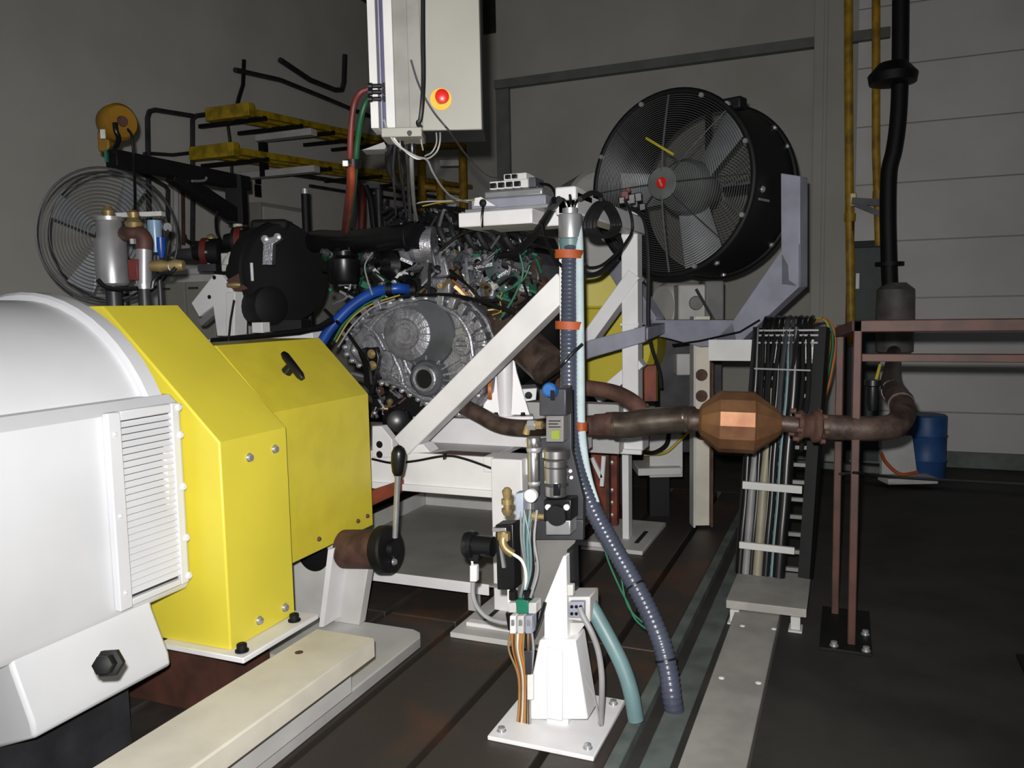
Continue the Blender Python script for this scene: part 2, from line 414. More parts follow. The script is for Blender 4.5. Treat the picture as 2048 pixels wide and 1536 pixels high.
# sloping foot with anchor bolt
YF = 1.62
q = [PY(u, w, YF) for u, w in ((120, 1200), (205, 1196), (296, 1196), (306, 1230), (334, 1305), (336, 1345), (250, 1378), (120, 1400))]
foot = [vec(MX - .03, 0, .47), vec(MX - .02, 0, .43), vec(MX + .035, 0, .30), vec(MX + .04, 0, .262), vec(MX - .12, 0, .20), vec(-2.6, 0, .20), vec(-2.6, 0, .47)]
put('foot_block', MB().box(-2.6, MX - .12, 1.3, 1.72, 0, .2), DGREY, t)
put('motor_foot', MB().prism([p + vec(0, 1.30, 0) for p in foot], (0, .44, 0)), MOTORW, t, bev=.01)
pb = PX(232, 1318, MX + .09)
put('anchor_bolt', MB().lathe(PY(222, 1325, 1.29), (0.45, -.8, .3), [(0, .032), (.02, .032), (.022, .022), (.055, .022), (.058, .014)], 6), BLACKM, t)

# --- barring lever with rusty hub, in front of the bed
t = thing('barring_lever', 'steel lever with black knob on a black wheel and rusty hub below the coupling guard', 'lever', (-1.73, 2.8, .4))
a, b = P(690, 1098, 3.18), P(764, 1098, 3.10)
put('hub', MB().cyl(a, b, .075, 28), RUST, t)
d = unit(b - a)
put('wheel', MB().lathe(b - d * .01, d, [(0, .082), (.008, .09), (.045, .09), (.052, .082)], 32), BLACKM, t, bev=0)
put('wheel_boss', MB().lathe(b + d * .045, d, [(0, .035), (.02, .03)], 20), BLACK, t)
k0, k1 = P(790, 1075, 3.06), P(796, 940, 3.02)
put('lever_rod', MB().cyl(k0, k1, .011, 14), STEEL, t)
ku = unit(k1 - k0)
put('knob', MB().lathe(k1 - ku * .02, ku, [(0, .015), (.012, .022), (.05, .028), (.085, .028), (.105, .02), (.113, .008)], 20), BLACK, t)
bolt(t, b + d * .052 + vec(.0, -.0, -.05), d, .010, .012, STEEL)

# ================================================================== BENCH FRAME (white box-section frame on the bed)
t = thing('bench_frame', 'white welded box-section test bench frame with diagonal braces carrying the engine', 'frame', (-1.5, 3.4, 0))
BF = t
Y0 = 3.08; XP = -1.0; XQ = -1.0
zc0, zc1 = .495, .665
# front channel with lips
ch = MB().box(-2.62, -1.36, Y0, Y0 + .012, zc0, zc1).box(-2.62, -1.36, Y0 - .03, Y0 + .1, zc1 - .012, zc1).box(-2.62, -1.36, Y0 - .03, Y0 + .1, zc0, zc0 + .014)
put('front_channel', MB().box(-2.62, -1.36, Y0, Y0 + .10, zc0, zc1).box(-2.62, -1.36, Y0 - .018, Y0, zc0, zc0 + .03), WHITE, t, bev=.004)
put('front_leg', MB().box(-1.365, -1.225, Y0 - .05, Y0 + .10, .02, .672), WHITE, t, bev=.005)
put('corner_block', MB().box(-1.42, -.98, Y0 - .004, Y0 + .10, .60, .668), WHITE, t, bev=.004)
pl = put('foot_plate', MB().box(-1.434, -1.02, 2.755, 3.26, 0, .022), GREYW, t, bev=.003)
put('foot_slot', MB().obox((-1.35, 2.98, .0225), (.01, 0, 0), (0, .11, 0), (0, 0, .001)), SLOT, t)
put('foot_bar', MB().box(-1.40, -1.06, 2.83, 2.87, .022, .04), WHITE, t, bev=.003)
put('rear_leg', MB().box(-1.122, -1.085, 4.22, 4.30, .02, .55), WHITE, t, bev=.004)
pl = put('foot_plate', MB().box(-1.30, -.965, 4.03, 4.62, 0, .022), GREYW, t, bev=.003)
put('foot_slot', MB().obox((-1.03, 4.28, .0225), (.012, 0, 0), (0, .12, 0), (0, 0, .001)), SLOT, t)
put('foot_bar', MB().box(-1.32, -1.12, 4.0, 4.03, .03, .055), WHITE, t, bev=.003)
a = PY(1190, 915, 4.1); b = PY(1200, 960, 4.1)
put('gusset_strip', MB().beam(PY(1184, 915, 4.15), PY(1203, 955, 4.15), .02, .02).beam(PY(1208, 912, 4.15), PY(1204, 972, 4.15), .02, .02), WHITE, t)
# top deck
put('deck_plate', MB().box(-2.5, -1.40, Y0 + .10, 3.9, .640, .662), GREYW, t, bev=.003)
wa, wb_ = PY(872, 905, Y0 + .05), PY(992, 905, Y0 + .05)
sl = MB().prism([vec(wa[0], Y0 + .015, .6655), vec(wb_[0], Y0 + .015, .6655), vec(wb_[0], Y0 + .095, .6655), vec(wa[0] + .05, Y0 + .095, .6655)], (0, 0, .0012))
put('inner_channel', MB().box(PY(826, 860, 3.36)[0], -1.05, 3.36, 3.44, .662, PY(950, 838, 3.36)[2]), WHITE, t, bev=.004)
put('deck_window', sl, RUST, t)
put('rear_channel', MB().box(-2.4, -1.05, 3.9, 4.0, .55, .80), GREYW, t, bev=.004)
# right rear transverse beam
zr0, zr1 = PY(1230, 900, 4.0)[2], PY(1230, 812, 4.0)[2]
put('rear_beam', MB().box(-1.36, PY(1285, 860, 4.0)[0], 4.0, 4.14, zr0, zr1).box(-1.36, PY(1285, 860, 4.0)[0], 3.975, 4.0, zr0 - .015, zr0 + .01), WHITE, t, bev=.005)
put('clip', MB().obox(PY(1215, 901, 3.97), (.012, 0, 0), (0, .008, 0), (0, 0, .008)), BLACK, t)
# posts and braces in the plane X = -1
zp = PX(1145, 386, XP)[2]
put('front_post', MB().box(XP - .05, XP + .025, 3.02, 3.10, .62, zp), WHITE, t, bev=.005)
put('rear_post', MB().box(XQ - .075, XQ + .01, 4.06, 4.16, .75, PX(1280, 440, XP)[2] + .04), WHITE, t, bev=.005)
tb0, tb1 = PX(1160, 418, XP), PX(1272, 428, XP)
put('side_top_beam', MB().box(XP - .06, XP + .03, 3.02, 4.16, 1.648, 1.735), WHITE, t, bev=.006)
put('corner_cap', MB().box(XP - .055, XP + .03, 3.0, 3.22, 1.70, 1.752), WHITE, t, bev=.008)
put('brace', MB().beam(PY(1152, 716, 4.12), PY(1274, 548, 4.12), .07, .135, YY), WHITE, t, bev=.004)
put('brace', MB().beam(PY(1196, 796, 4.12), PY(1284, 722, 4.12), .06, .10, YY), WHITE, t, bev=.004)
put('weld_plate', MB().box(XQ - .08, XQ + .016, 4.05, 4.17, 1.19, 1.2), WHITE, t)
# big diagonal in the front plane
put('diagonal_strut', MB().beam(PY(812, 890, Y0 + .03), PY(1138, 565, Y0 + .03), .10, .105, YY), WHITE, t, bev=.005)
put('strut_shoe', MB().prism([PY(u, w, Y0 - .01) for u, w in ((790, 900), (845, 888), (860, 905), (796, 908))], (0, .09, 0)), WHITE, t, bev=.003)
# shelf arm at the top
s0, s1 = PY(916, 424, 3.06), PY(1064, 420, 3.06)
zlo = PY(1000, 450, 3.06)[2]; zhi = PY(1000, 420, 3.06)[2]
put('shelf_arm', MB().box(s0[0], s1[0], 3.06, 3.36, zlo, zhi), WHITE, t, bev=.005)
put('shelf_link', MB().box(s1[0], XP - .05, 3.22, 3.36, zlo, zhi), WHITE, t, bev=.005)
# left end upright bracket (A-shaped plate with holes) and rail behind the coupling guard
YA = 3.35
q = [PY(u, w, YA) for u, w in ((428, 548), (444, 550), (468, 588), (470, 672), (434, 672), (426, 612), (398, 634), (382, 606))]
put('bracket_plate', MB().prism(q, (0, .03, 0)), WHITE, t, bev=.004)
q = [PY(u, w, YA - .006) for u, w in ((452, 585), (470, 583), (468, 672), (452, 672))]
put('bracket_post', MB().prism(q, (0, .10, 0)), WHITE, t, bev=.004)
q = [PY(u, w, YA - .005) for u, w in ((396, 640), (424, 618), (426, 632), (402, 652))]
put('bracket_brace', MB().prism(q, (0, .04, 0)), MGREY, t)
for (u, w) in ((429, 555), (419, 594)):
    bolt(t, PY(u, w, YA), -YY, .011, .006, BLACKM, 'bolt_hole', False)
ra, rb = PY(425, 690, 3.3), PY(640, 672, 3.3)
put('left_rail', MB().beam(ra, rb, .12, .06, ZZ), WHITE, t, bev=.003)
c = PY(522, 655, 3.25)
put('rail_block', MB().obox(c, (.032, 0, 0), (0, .03, 0), (0, 0, .026)), WHITE, t, bev=.003)
put('left_rail_leg', MB().box(-2.62, -2.5, 3.25, 3.35, .62, 1.13), GREYW, t, bev=.003)
# white foot block and gusset behind the coupling guard
q = [PY(u, w, Y0 - .02) for u, w in ((744, 852), (762, 852), (784, 880), (786, 915), (744, 915))]
put('gusset', MB().prism(q, (0, .05, 0)), WHITE, t, bev=.003)
for (u, w) in ((759, 889), (759, 909)):
    bolt(t, PY(u, w, Y0 - .02), -YY, .012, .006, BLACKM)
# engine mount pillar with gussets, on the rear channel
DM = 3.74
c = P(1011, 832, DM)
put('mount_pillar', MB().lathe(c, ZZ, [(0, .040), (.32, .040)], 20), WHITE, t)
q = [P(u, w, DM - .03) for u, w in ((962, 830), (1060, 830), (1034, 745), (1028, 715), (998, 715), (975, 780))]
put('mount_gusset', MB().prism(q, BK * .03), WHITE, t, bev=.003)
put('mount_base', MB().obox(P(1010, 836, DM), R0 * .13, BK * .05, ZZ * .012), WHITE, t, bev=.003)
put('mount_band', MB().lathe(P(980, 778, DM - .05), R0, [(-.008, .05), (.008, .05)], 20), WIREO, t, label='orange band on engine mount')
for u in (992, 1046): bolt(t, P(u, 831, DM - .05), ZZ, .010, .014, BLACKM)
q = [P(u, w, 4.0) for u, w in ((1040, 805), (1072, 800), (1074, 776), (1042, 778))]
put('bolted_lug', MB().prism(q, BK * .2), WHITE, t, bev=.003)
bolt(t, P(1057, 791, 4.0), -BK, .014, .008, BLACKM)
# black cable clipped along the front channel
put('frame_cable', MB().tube(spline([PY(u, w, Y0 - .012) for u, w in ((744, 918), (785, 926), (830, 922), (890, 912), (930, 918), (1000, 943))]), .0055, 8), BLACK, t)
put('cable_clip', MB().obox(PY(890, 912, Y0 - .008), (.004, 0, 0), (0, .012, 0), (0, 0, .014)), BLACK, t)

# red-oxide beam end below the front channel
solo('primed_beam', 'short red oxide primed steel beam end behind the lever knob', 'beam', MB().prism([PY(u, w, 3.0) for u, w in ((730, 985), (790, 965), (790, 990), (730, 1018))], (0, .08, 0)), REDLEAD, bev=.003)
# bolted red flange columns at the back right of the frame
t = thing('bolted_column', 'red oxide column with rows of bright bolts behind the white rear leg', 'column', (-1.2, 4.35, 0))
c0, c1 = PY(1190, 915, 4.45), PY(1232, 1075, 4.45)
put('column_web', MB().box(PY(1182, 1000, 4.45)[0], PY(1234, 1000, 4.45)[0], 4.45, 4.5, .022, .6), REDLEAD, t, bev=.003)
put('column_flange', MB().box(PY(1212, 1000, 4.4)[0], PY(1218, 1000, 4.4)[0], 4.4, 4.45, .022, .6), RUST, t)
for w in (925, 980, 1005, 1030): bolt(t, PY(1223, w, 4.45), -YY, .009, .008, STEEL)

# drip tray below the engine
t = thing('drip_tray', 'grey sheet-steel drip tray with turned-up white lip under the bench frame', 'tray', (-1.8, 3.5, .0))
lz = .13
x0, x1 = -2.30, -1.27; y0, y1 = 3.0, 4.15
put('tray_floor', MB().box(x0, x1, y0, y1, lz, lz + .008), TRAYG, t)
yl0 = PZ(735, 1140, lz + .05)
put('front_lip', MB().box(x0, x1 - .10, y0 - .008, y0, lz - .035, lz + .012), WHITE, t, bev=.002)
put('back_lip', MB().box(x0, x1, y1, y1 + .008, lz, lz + .09), GREYW, t, bev=.002)
put('side_lip', MB().box(x0 - .008, x0, y0, y1, lz, lz + .09), GREYW, t, bev=.002)
for (x, y) in ((x0 + .06, y0 + .06), (x1 - .2, y0 + .06), (x0 + .06, y1 - .06), (x1 - .1, y1 - .06)):
    put('tray_leg', MB().box(x - .02, x + .02, y - .02, y + .02, 0, lz), GREYW, t)

# ================================================================== ENGINE with transaxle
def esight(pts, k=8): return spline([PY(u, w, d - .15) for u, w, d in pts], k)

t = thing('engine', 'car engine with cast aluminium gearbox housing, black wiring and hoses, on the bench frame', 'engine', (-1.7, 3.5, .66))
EN = t
YG = 3.22
outl = [(684, 702), (694, 668), (716, 640), (748, 614), (790, 598), (840, 592), (890, 596), (928, 610), (958, 640), (972, 676), (974, 730), (968, 785), (942, 822), (915, 836), (880, 822), (846, 806), (812, 788), (780, 770), (756, 768), (744, 742), (706, 728)]
outer = [PY(u, w, YG + .06) for u, w in outl]
put('gearbox_housing', MB().prism(outer, (0, .30, 0)), ALU, t, bev=.012)
cen = vec(np.mean([p[0] for p in outer]), 0, np.mean([p[2] for p in outer]))
def shrink(pts, k, dy): return [vec(cen[0] + (p[0] - cen[0]) * k, p[1] + dy, cen[2] + (p[2] - cen[2]) * k) for p in pts]
put('flange_rim', MB().prism(shrink(outer, 1.03, .06), (0, .03, 0)), ALU, t, bev=.004)
put('raised_cover', MB().prism(shrink(outer, .86, -.035), (0, .04, 0)), ALU, t, bev=.014)
# dark smooth crescent and round bearing boss
bc = PY(818, 668, YG + .02)
put('smooth_web', MB().lathe(bc + vec(.085, -.004, .0), -YY, [(0, .155), (.012, .15)], 40), ALUD, t)
put('bearing_boss', MB().lathe(bc, -YY, [(0, .125), (.022, .12), (.030, .105)], 40), ALU, t)
put('boss_ring', MB().lathe(bc + vec(0, -.028, 0), -YY, [(0, .07), (.012, .066), (.013, .05), (.004, .046), (.004, .03), (.014, .026)], 32), ALU, t)
for k in range(14):
    a = -1.2 + k * .30
    dv = vec(math.cos(a), 0, math.sin(a))
    put('rib', MB().beam(bc + dv * .072 + vec(0, -.034, 0), bc + dv * .122 + vec(0, -.028, 0), .006, .016, YY), ALU, t)
# differential boss with open bore
dc = PY(858, 756, YG + .02)
put('differential_boss', MB().lathe(dc, -YY, [(-.02, .105), (.0, .10), (.03, .075)], 36), ALUD, t)
put('bore_ring', MB().lathe(dc + vec(0, -.03, 0), -YY, [(0, .062), (.02, .06), (.024, .054), (.022, .043), (.0, .043)], 36), ALU, t)
put('bore', MB().lathe(dc + vec(0, -.036, 0), -YY, [(0, .043), (.004, .043)], 28), BLACKM, t)
for k in range(9):
    a = k * 2 * math.pi / 9 + .2
    dv = vec(math.cos(a), 0, math.sin(a))
    put('rib', MB().beam(dc + dv * .07 + vec(0, -.012, 0), dc + dv * .135 + vec(0, .0, 0), .008, .02, YY), ALU, t)
for (u, w, r) in ((925, 690, .05), (940, 655, .035), (925, 742, .04), (740, 690, .05), (775, 720, .045), (715, 700, .028), (795, 750, .03), (905, 790, .028)):
    c = PY(u, w, YG + .02); put('casting_boss', MB().lathe(c, -YY, [(0, r), (.014, r * .93), (.016, r * .6), (.006, r * .55)], 24), ALU if r > .03 else STEEL, t)
random.seed(3)
n_o = len(outl)
for i in range(n_o):
    for s in (.25, .75):
        p = np.array(outer[i]) * (1 - s) + np.array(outer[(i + 1) % n_o]) * s
        p = vec(cen[0] + (p[0] - cen[0]) * .965, YG + .055, cen[2] + (p[2] - cen[2]) * .965)
        bolt(t, p, -YY, .009, .014, STEEL, 'flange_bolt')
# chunky lugs round the upper right flange, long casting ridges, stiffening arcs
for i, (u, w, an) in enumerate(((886, 600, 10), (908, 606, 22), (928, 618, 35), (945, 634, 48), (957, 652, 60), (966, 674, 75), (970, 700, 88), (972, 728, 92), (735, 625, -35), (760, 610, -25), (715, 645, -50), (700, 668, -65))):
    c_ = PY(u, w, YG + .03); a_ = math.radians(-an)
    e1, e2 = vec(math.cos(a_), 0, math.sin(a_)), vec(-math.sin(a_), 0, math.cos(a_))
    put('flange_lug', MB().obox(c_, e1 * .017, e2 * .026, YY * .03), ALU, t, bev=.005)
for q in ([(786, 648), (800, 690), (812, 728), (822, 748)], [(765, 668), (782, 700), (800, 740), (808, 768)], [(728, 650), (752, 668), (770, 700)], [(880, 612), (914, 632), (938, 668), (946, 712)], [(838, 608), (800, 612), (764, 630), (738, 660)], [(776, 764), (820, 778), (866, 800), (910, 812)], [(790, 752), (832, 790), (880, 806)]):
    put('casting_ridge', MB().tube(spline([PY(u, w, YG + .012) for u, w in q], 6), .010, 8), ALU, t)
q = [PY(u, w, YG + .015) for u, w in ((896, 664), (924, 652), (944, 672), (946, 700), (900, 702), (890, 690))]
put('flat_pad', MB().prism(q, (0, .03, 0)), STEEL, t, bev=.006)
for w in (672, 682, 692): put('pad_rib', MB().beam(PY(897, w, YG + .012), PY(943, w, YG + .012), .006, .008, YY), ALUD, t)
for k in range(5):
    a_ = math.radians(28 - k * 16); dv = vec(math.cos(a_), 0, math.sin(a_))
    put('fan_rib', MB().beam(dc + dv * .085 + vec(0, -.012, 0), dc + dv * .19 + vec(0, -.008, 0), .007, .022, YY), ALU, t)
put('black_bracket', MB().prism([PY(u, w, YG - .045) for u, w in ((733, 696), (752, 694), (758, 716), (752, 748), (744, 790), (728, 770), (724, 730))], (0, .03, 0)), BLACK, t, bev=.005)
for i in range(22):                                      # cast reinforcing ribs over the cover
    a = random.uniform(0, 6.28); rr = random.uniform(.1, .26); L = random.uniform(.04, .1)
    p = vec(cen[0] + rr * math.cos(a) * 1.15, YG + .02, cen[2] + rr * math.sin(a) * .8); a2 = random.uniform(0, 3.14)
    q = p + vec(math.cos(a2), 0, math.sin(a2)) * L
    put('rib', MB().beam(p, q, random.uniform(.006, .012), random.uniform(.016, .034), YY), ALU, t)
# crankcase, heads, covers behind
def blk(name, u0, w0, u1, w1, Y, dep, mt, bev=.01, poly=None, parent=None):
    q = [PY(u, w, Y) for u, w in (poly or ((u0, w0), (u1, w0), (u1, w1), (u0, w1)))]
    return put(name, MB().prism(q, (0, dep, 0)), mt, parent or EN, bev=bev)
blk('engine_block', 0, 0, 0, 0, YG + .36, .5, BLACKM, poly=((690, 600), (780, 500), (1040, 490), (1080, 560), (1060, 720), (960, 800), (800, 790), (700, 720)))
blk('oil_pan', 0, 0, 0, 0, YG + .16, .4, BLACKM, poly=((742, 778), (830, 786), (900, 822), (880, 850), (800, 842), (744, 815)))
blk('cylinder_head', 0, 0, 0, 0, YG + .34, .3, ALU, poly=((895, 500), (975, 488), (1000, 560), (985, 596), (905, 590)))
blk('rocker_cover', 0, 0, 0, 0, YG + .28, .42, ALUD, poly=((968, 512), (1046, 500), (1072, 528), (1070, 572), (1000, 588), (972, 560)))
for (u, w) in ((980, 522), (1010, 512), (1042, 510), (1064, 535), (1010, 575), (1050, 570)): bolt(t, PY(u, w, YG + .28), -YY, .008, .012, STEEL)
c = PY(1000, 536, YG + .27); put('cam_phaser_cover', MB().lathe(c, -YY, [(0, .07), (.025, .066), (.035, .04)], 28), ALUD, t)
c = PY(948, 530, YG + .29); put('cam_phaser_cover', MB().lathe(c, -YY, [(0, .06), (.02, .056), (.03, .03)], 28), ALU, t)
blk('intake_manifold', 0, 0, 0, 0, YG + .30, .5, BLACK, poly=((762, 452), (800, 425), (905, 416), (960, 440), (1042, 462), (1050, 492), (960, 500), (880, 480), (770, 480)), bev=.02)
for k in range(6):
    p0 = PY(880 + k * 25, 430 + (k % 2) * 10, YG + .25); p1 = PY(900 + k * 25, 495, YG + .22)
    put('intake_runner', MB().tube(spline([p0 + vec(0, .1, 0), p0, (p0 + p1) / 2 + vec(0, -.05, .0), p1, p1 + vec(0, .1, 0)], 5), .015, 10), RUBBER, t)
c = PY(848, 490, YG + .16); put('throttle_body', MB().lathe(c, (-.95, -.25, 0), [(-.05, .085), (.03, .088), (.032, .075), (.06, .07)], 28), ALU, t)
put('intake_hose', MB().tube(esight([(836, 472, 3.44), (790, 476, 3.5), (735, 482, 3.6), (680, 484, 3.75), (640, 482, 3.88), (612, 490, 4.05), (596, 500, 4.12)]), .060, 18), BLACK, t)
for (u, w, d) in ((815, 474, 3.46), (700, 483, 3.7)):
    p = PY(u, w, d - .15); put('hose_clamp', MB().lathe(p, RT, [(-.012, .066), (.012, .066)], 24), BLACKM, t)
blk('throttle_bracket', 0, 0, 0, 0, YG + .18, .08, ALU, poly=((793, 494), (826, 492), (868, 500), (858, 528), (800, 522)))
blk('thermostat_housing', 0, 0, 0, 0, YG + .14, .12, ALUD, poly=((836, 516), (858, 520), (864, 566), (840, 570)))
blk('coolant_outlet', 0, 0, 0, 0, YG + .17, .12, ALU, poly=((866, 508), (890, 512), (898, 552), (872, 556)))
blk('lifting_eye', 0, 0, 0, 0, YG + .15, .05, ALU, poly=((860, 556), (900, 556), (900, 588), (866, 590)))
c = PY(782, 530, YG + .22); put('alternator', MB().lathe(c, -YY, [(-.1, .06), (0, .07), (.02, .066), (.05, .03)], 24), BLACK, t)
c = PY(688, 540, YG + .2); put('coolant_reservoir', MB().lathe(c + vec(0, 0, -.07), ZZ, [(0, .065), (.02, .08), (.12, .08), (.14, .05), (.16, .05)], 20), BLACK, t)
c = PY(795, 842, YG - .04)
put('oil_filter', MB().lathe(c, (.55, -.8, .1), [(-.12, .06), (-.02, .068), (.02, .066), (.045, .05), (.055, .02)], 28), BLACK, t)
c = PY(1040, 690, YG + .28)
put('exhaust_downpipe', MB().tube(esight([(962, 610, 3.8), (1000, 640, 3.62), (1050, 690, 3.5), (1098, 735, 3.42)]), [.05] * 8 + [.085] * 17, 20), PIPER, t)
put('exhaust_manifold', MB().tube(esight([(975, 590, 3.7), (1020, 600, 3.62), (1058, 570, 3.62), (1072, 520, 3.7)]), .035, 12), PIPER, t)
put('exhaust_manifold', MB().tube(esight([(990, 620, 3.72), (1040, 630, 3.66), (1080, 600, 3.68), (1084, 560, 3.75)]), .03, 12), RUST, t)
put('starter_motor', MB().cyl(PY(728, 700, YG + .0), PY(752, 760, YG - .02), .03, 16), BLACK, t)
for (u, w) in ((743, 708), (745, 731)): bolt(t, PY(u, w, YG - .06), -YY, .016, .012, BRASS)
put('blue_coolant_hose', MB().tube(esight([(640, 690, 3.40), (662, 656, 3.42), (700, 615, 3.46), (745, 586, 3.5), (790, 577, 3.52), (826, 580, 3.6)]), .026, 14), BLUE, t, label='blue coolant hose')
for (u, w, d) in ((778, 578, 3.5), (826, 580, 3.58)):
    put('hose_clamp', MB().lathe(PY(u, w, d - .15), RT, [(-.014, .031), (.014, .031)], 20), BLACKM, t)
# cable looms over and around the engine, each its own part
looms = [
    (BLACK, .009, [(650, 620, 3.5), (690, 660, 3.36), (712, 690, 3.3), (735, 725, 3.24), (742, 770, 3.22)]),
    (BLACK, .010, [(664, 690, 3.3), (690, 650, 3.34), (720, 620, 3.4), (770, 600, 3.42), (840, 590, 3.44)]),
    (GREENW, .005, [(668, 680, 3.3), (690, 645, 3.33), (730, 610, 3.4), (770, 592, 3.42)]),
    (WIREY, .004, [(672, 684, 3.3), (700, 640, 3.33), (740, 610, 3.38), (800, 590, 3.42)]),
    (WIREG, .004, [(676, 694, 3.28), (706, 650, 3.3), (745, 615, 3.36), (790, 598, 3.4)]),
    (BLACK, .008, [(840, 590, 3.4), (900, 590, 3.36), (960, 602, 3.3), (1020, 622, 3.28)]),
    (WIREG, .004, [(745, 590, 3.4), (735, 560, 3.42), (730, 530, 3.45), (745, 505, 3.5)]),
    (GREENW, .005, [(1000, 640, 3.5), (1030, 590, 3.5), (1046, 545, 3.5), (1040, 510, 3.5)]),
    (GREENW, .004, [(980, 590, 3.5), (1016, 580, 3.48), (1046, 560, 3.46), (1060, 530, 3.46)]),
    (WIREY, .003, [(985, 630, 3.42), (1002, 622, 3.4), (1000, 600, 3.42), (1004, 585, 3.45)]),
    (WIREW, .003, [(806, 420, 3.5), (840, 405, 3.45), (890, 402, 3.4), (955, 400, 3.3)]),
    (WIREY, .003, [(845, 412, 3.4), (880, 405, 3.4), (925, 402, 3.35), (950, 398, 3.3)]),
    (BLACK, .008, [(770, 440, 3.5), (800, 418, 3.48), (860, 412, 3.45), (930, 420, 3.4)]),
    (BLACK, .007, [(880, 500, 3.42), (920, 470, 3.4), (960, 458, 3.38), (1010, 470, 3.38)]),
    (BLACK, .007, [(900, 540, 3.45), (935, 570, 3.4), (965, 600, 3.4), (1000, 600, 3.4)]),
    (BLACK, .016, [(1110, 400, 3.1), (1090, 440, 3.2), (1060, 480, 3.34), (1030, 505, 3.45), (1000, 512, 3.5)]),
    (BLACK, .007, [(1085, 450, 3.2), (1096, 490, 3.15), (1112, 520, 3.12), (1124, 532, 3.1)]),
    (WIREO, .004, [(905, 560, 3.42), (925, 580, 3.4), (935, 592, 3.4)]),
]
for mt_, r_, pts_ in looms: put('wire', MB().tube(esight(pts_), r_, 7), mt_, t)
# connectors and small fittings over the top, each a part
random.seed(11)
for i in range(150):
    z = random.random()
    if z < .55: u, w = random.uniform(770, 1050), random.uniform(418, 500)
    elif z < .8: u, w = random.uniform(655, 880), random.uniform(510, 600)
    else: u, w = random.uniform(860, 1070), random.uniform(500, 600)
    d = random.uniform(3.42, 3.56)
    mt_ = random.choice([BLACK, BLACK, BLACK, BLACKM, BLACK, ALU, STEEL, ALU, DGREY, RUBBER, GREENW, BRASS, LABELW] if w > 495 else [BLACK, BLACK, BLACK, BLACKM, BLACK, BLACK, RUBBER, STEEL, DGREY, ALUD])
    p = PY(u, w, d); s = random.uniform(.008, .026)
    if random.random() < .55:
        a = unit(np.random.RandomState(i).randn(3)); b2 = unit(np.cross(a, vec(.3, .2, .9))); c2 = np.cross(a, b2)
        put('connector', MB().obox(p, a * s * 1.2, b2 * s, c2 * s * .7), mt_, t, bev=.002)
    else:
        put('fitting', MB().lathe(p, np.random.RandomState(i).randn(3), [(-s, s * .7), (-s * .2, s * .7), (-s * .2, s), (s * .5, s), (s, s * .5)], 10), mt_, t)

# dense small hardware between the covers: clips, sensors, brackets, hose stubs
def clutter(n, u0, u1, w0, w1, y0, y1, mats, s0, s1, seed):
    rng = np.random.RandomState(seed)
    for i in range(n):
        p = PY(rng.uniform(u0, u1), rng.uniform(w0, w1), rng.uniform(y0, y1)); s = rng.uniform(s0, s1); mt_ = mats[rng.randint(len(mats))]
        k = rng.randint(4)
        if k == 0:
            a = unit(rng.randn(3)); b = unit(np.cross(a, vec(.3, .2, .9))); c = np.cross(a, b)
            put('bracket', MB().obox(p, a * s * 1.5, b * s * .9, c * s * .35), mt_, EN)
        elif k == 1: put('sensor', MB().lathe(p, rng.randn(3), [(-s, s * .6), (-s * .2, s * .6), (-s * .2, s * .9), (s * .5, s * .9), (s, s * .4)], 9), mt_, EN)
        elif k == 2:
            d = rng.randn(3) * s * 2.2; e = rng.randn(3) * s * 1.2
            put('hose_stub', MB().tube(spline([p - d, p + e, p + d], 5), s * .35, 7), mt_, EN)
        else:
            d = unit(rng.randn(3)); put('stud', MB().lathe(p - d * s, d, [(0, s * .35), (s * .8, s * .35), (s * .8, s * .6), (s * 1.4, s * .6)], 6), mt_, EN)
clutter(110, 835, 985, 492, 598, 3.34, 3.5, [ALU, ALU, STEEL, ALUD, BLACK, BLACK, ALU, DGREY, ALUD, BRASS, RUBBER], .010, .026, 21)
clutter(70, 985, 1075, 500, 600, 3.36, 3.48, [ALUD, BLACK, BLACK, GREENW, ALU, RUBBER, DGREY, PIPER], .008, .02, 22)
clutter(80, 650, 835, 500, 610, 3.40, 3.56, [BLACK, BLACK, RUBBER, ALU, DGREY, GREEN, BLACK, STEEL, ALUD, BLACK], .010, .026, 23)
clutter(110, 770, 1060, 412, 492, 3.36, 3.5, [BLACK, RUBBER, BLACK, BLACKM, BLACK, DGREY, STEEL, BLACK, ALUD, RUBBER], .008, .022, 24)
clutter(40, 985, 1060, 590, 670, 3.36, 3.46, [PIPER, RUST, BRASS, BLACK, GREENW, PIPER], .006, .016, 25)
clutter(30, 744, 800, 770, 840, 3.22, 3.32, [BLACK, BLACK, ALU, BRASS, DGREY, RUST], .008, .018, 26)

# ================================================================== TOP OF THE FRAME: modules, coil, tube, conduit
t = thing('control_module', 'lavender-grey finned electronic control box on the white shelf arm', 'control box', PY(1030, 412, 3.2))
zs = zhi
mx0, mx1 = PY(962, 400, 3.2)[0], PY(1108, 400, 3.2)[0]
put('case', MB().box(mx0, mx1, 3.10, 3.34, zs + .012, zs + .055), LAV, t, bev=.006)
put('case_lid', MB().box(mx0 + .05, mx1 - .02, 3.12, 3.32, zs + .055, zs + .088), STEEL, t, bev=.008)
put('mounting_tray', MB().box(mx0 - .02, mx1 + .02, 3.08, 3.36, zs, zs + .014), STEEL, t, bev=.002)
q = [PY(u, w, 3.06) for u, w in ((948, 412), (992, 412), (962, 394), (950, 396))]
put('corner_bracket', MB().prism(q, (0, .012, 0)), WHITE, t)
bolt(t, PY(966, 406, 3.06), -YY, .012, .012, BLACKM)
for k in range(7):
    x = mx0 + .07 + k * (mx1 - mx0 - .12) / 6
    put('fin', MB().box(x, x + .006, 3.13, 3.31, zs + .088, zs + .094), ALUD, t)
t = thing('relay_box', 'small white connector box with black plugs on top of the grey control box', 'connector box', PY(1030, 370, 3.2))
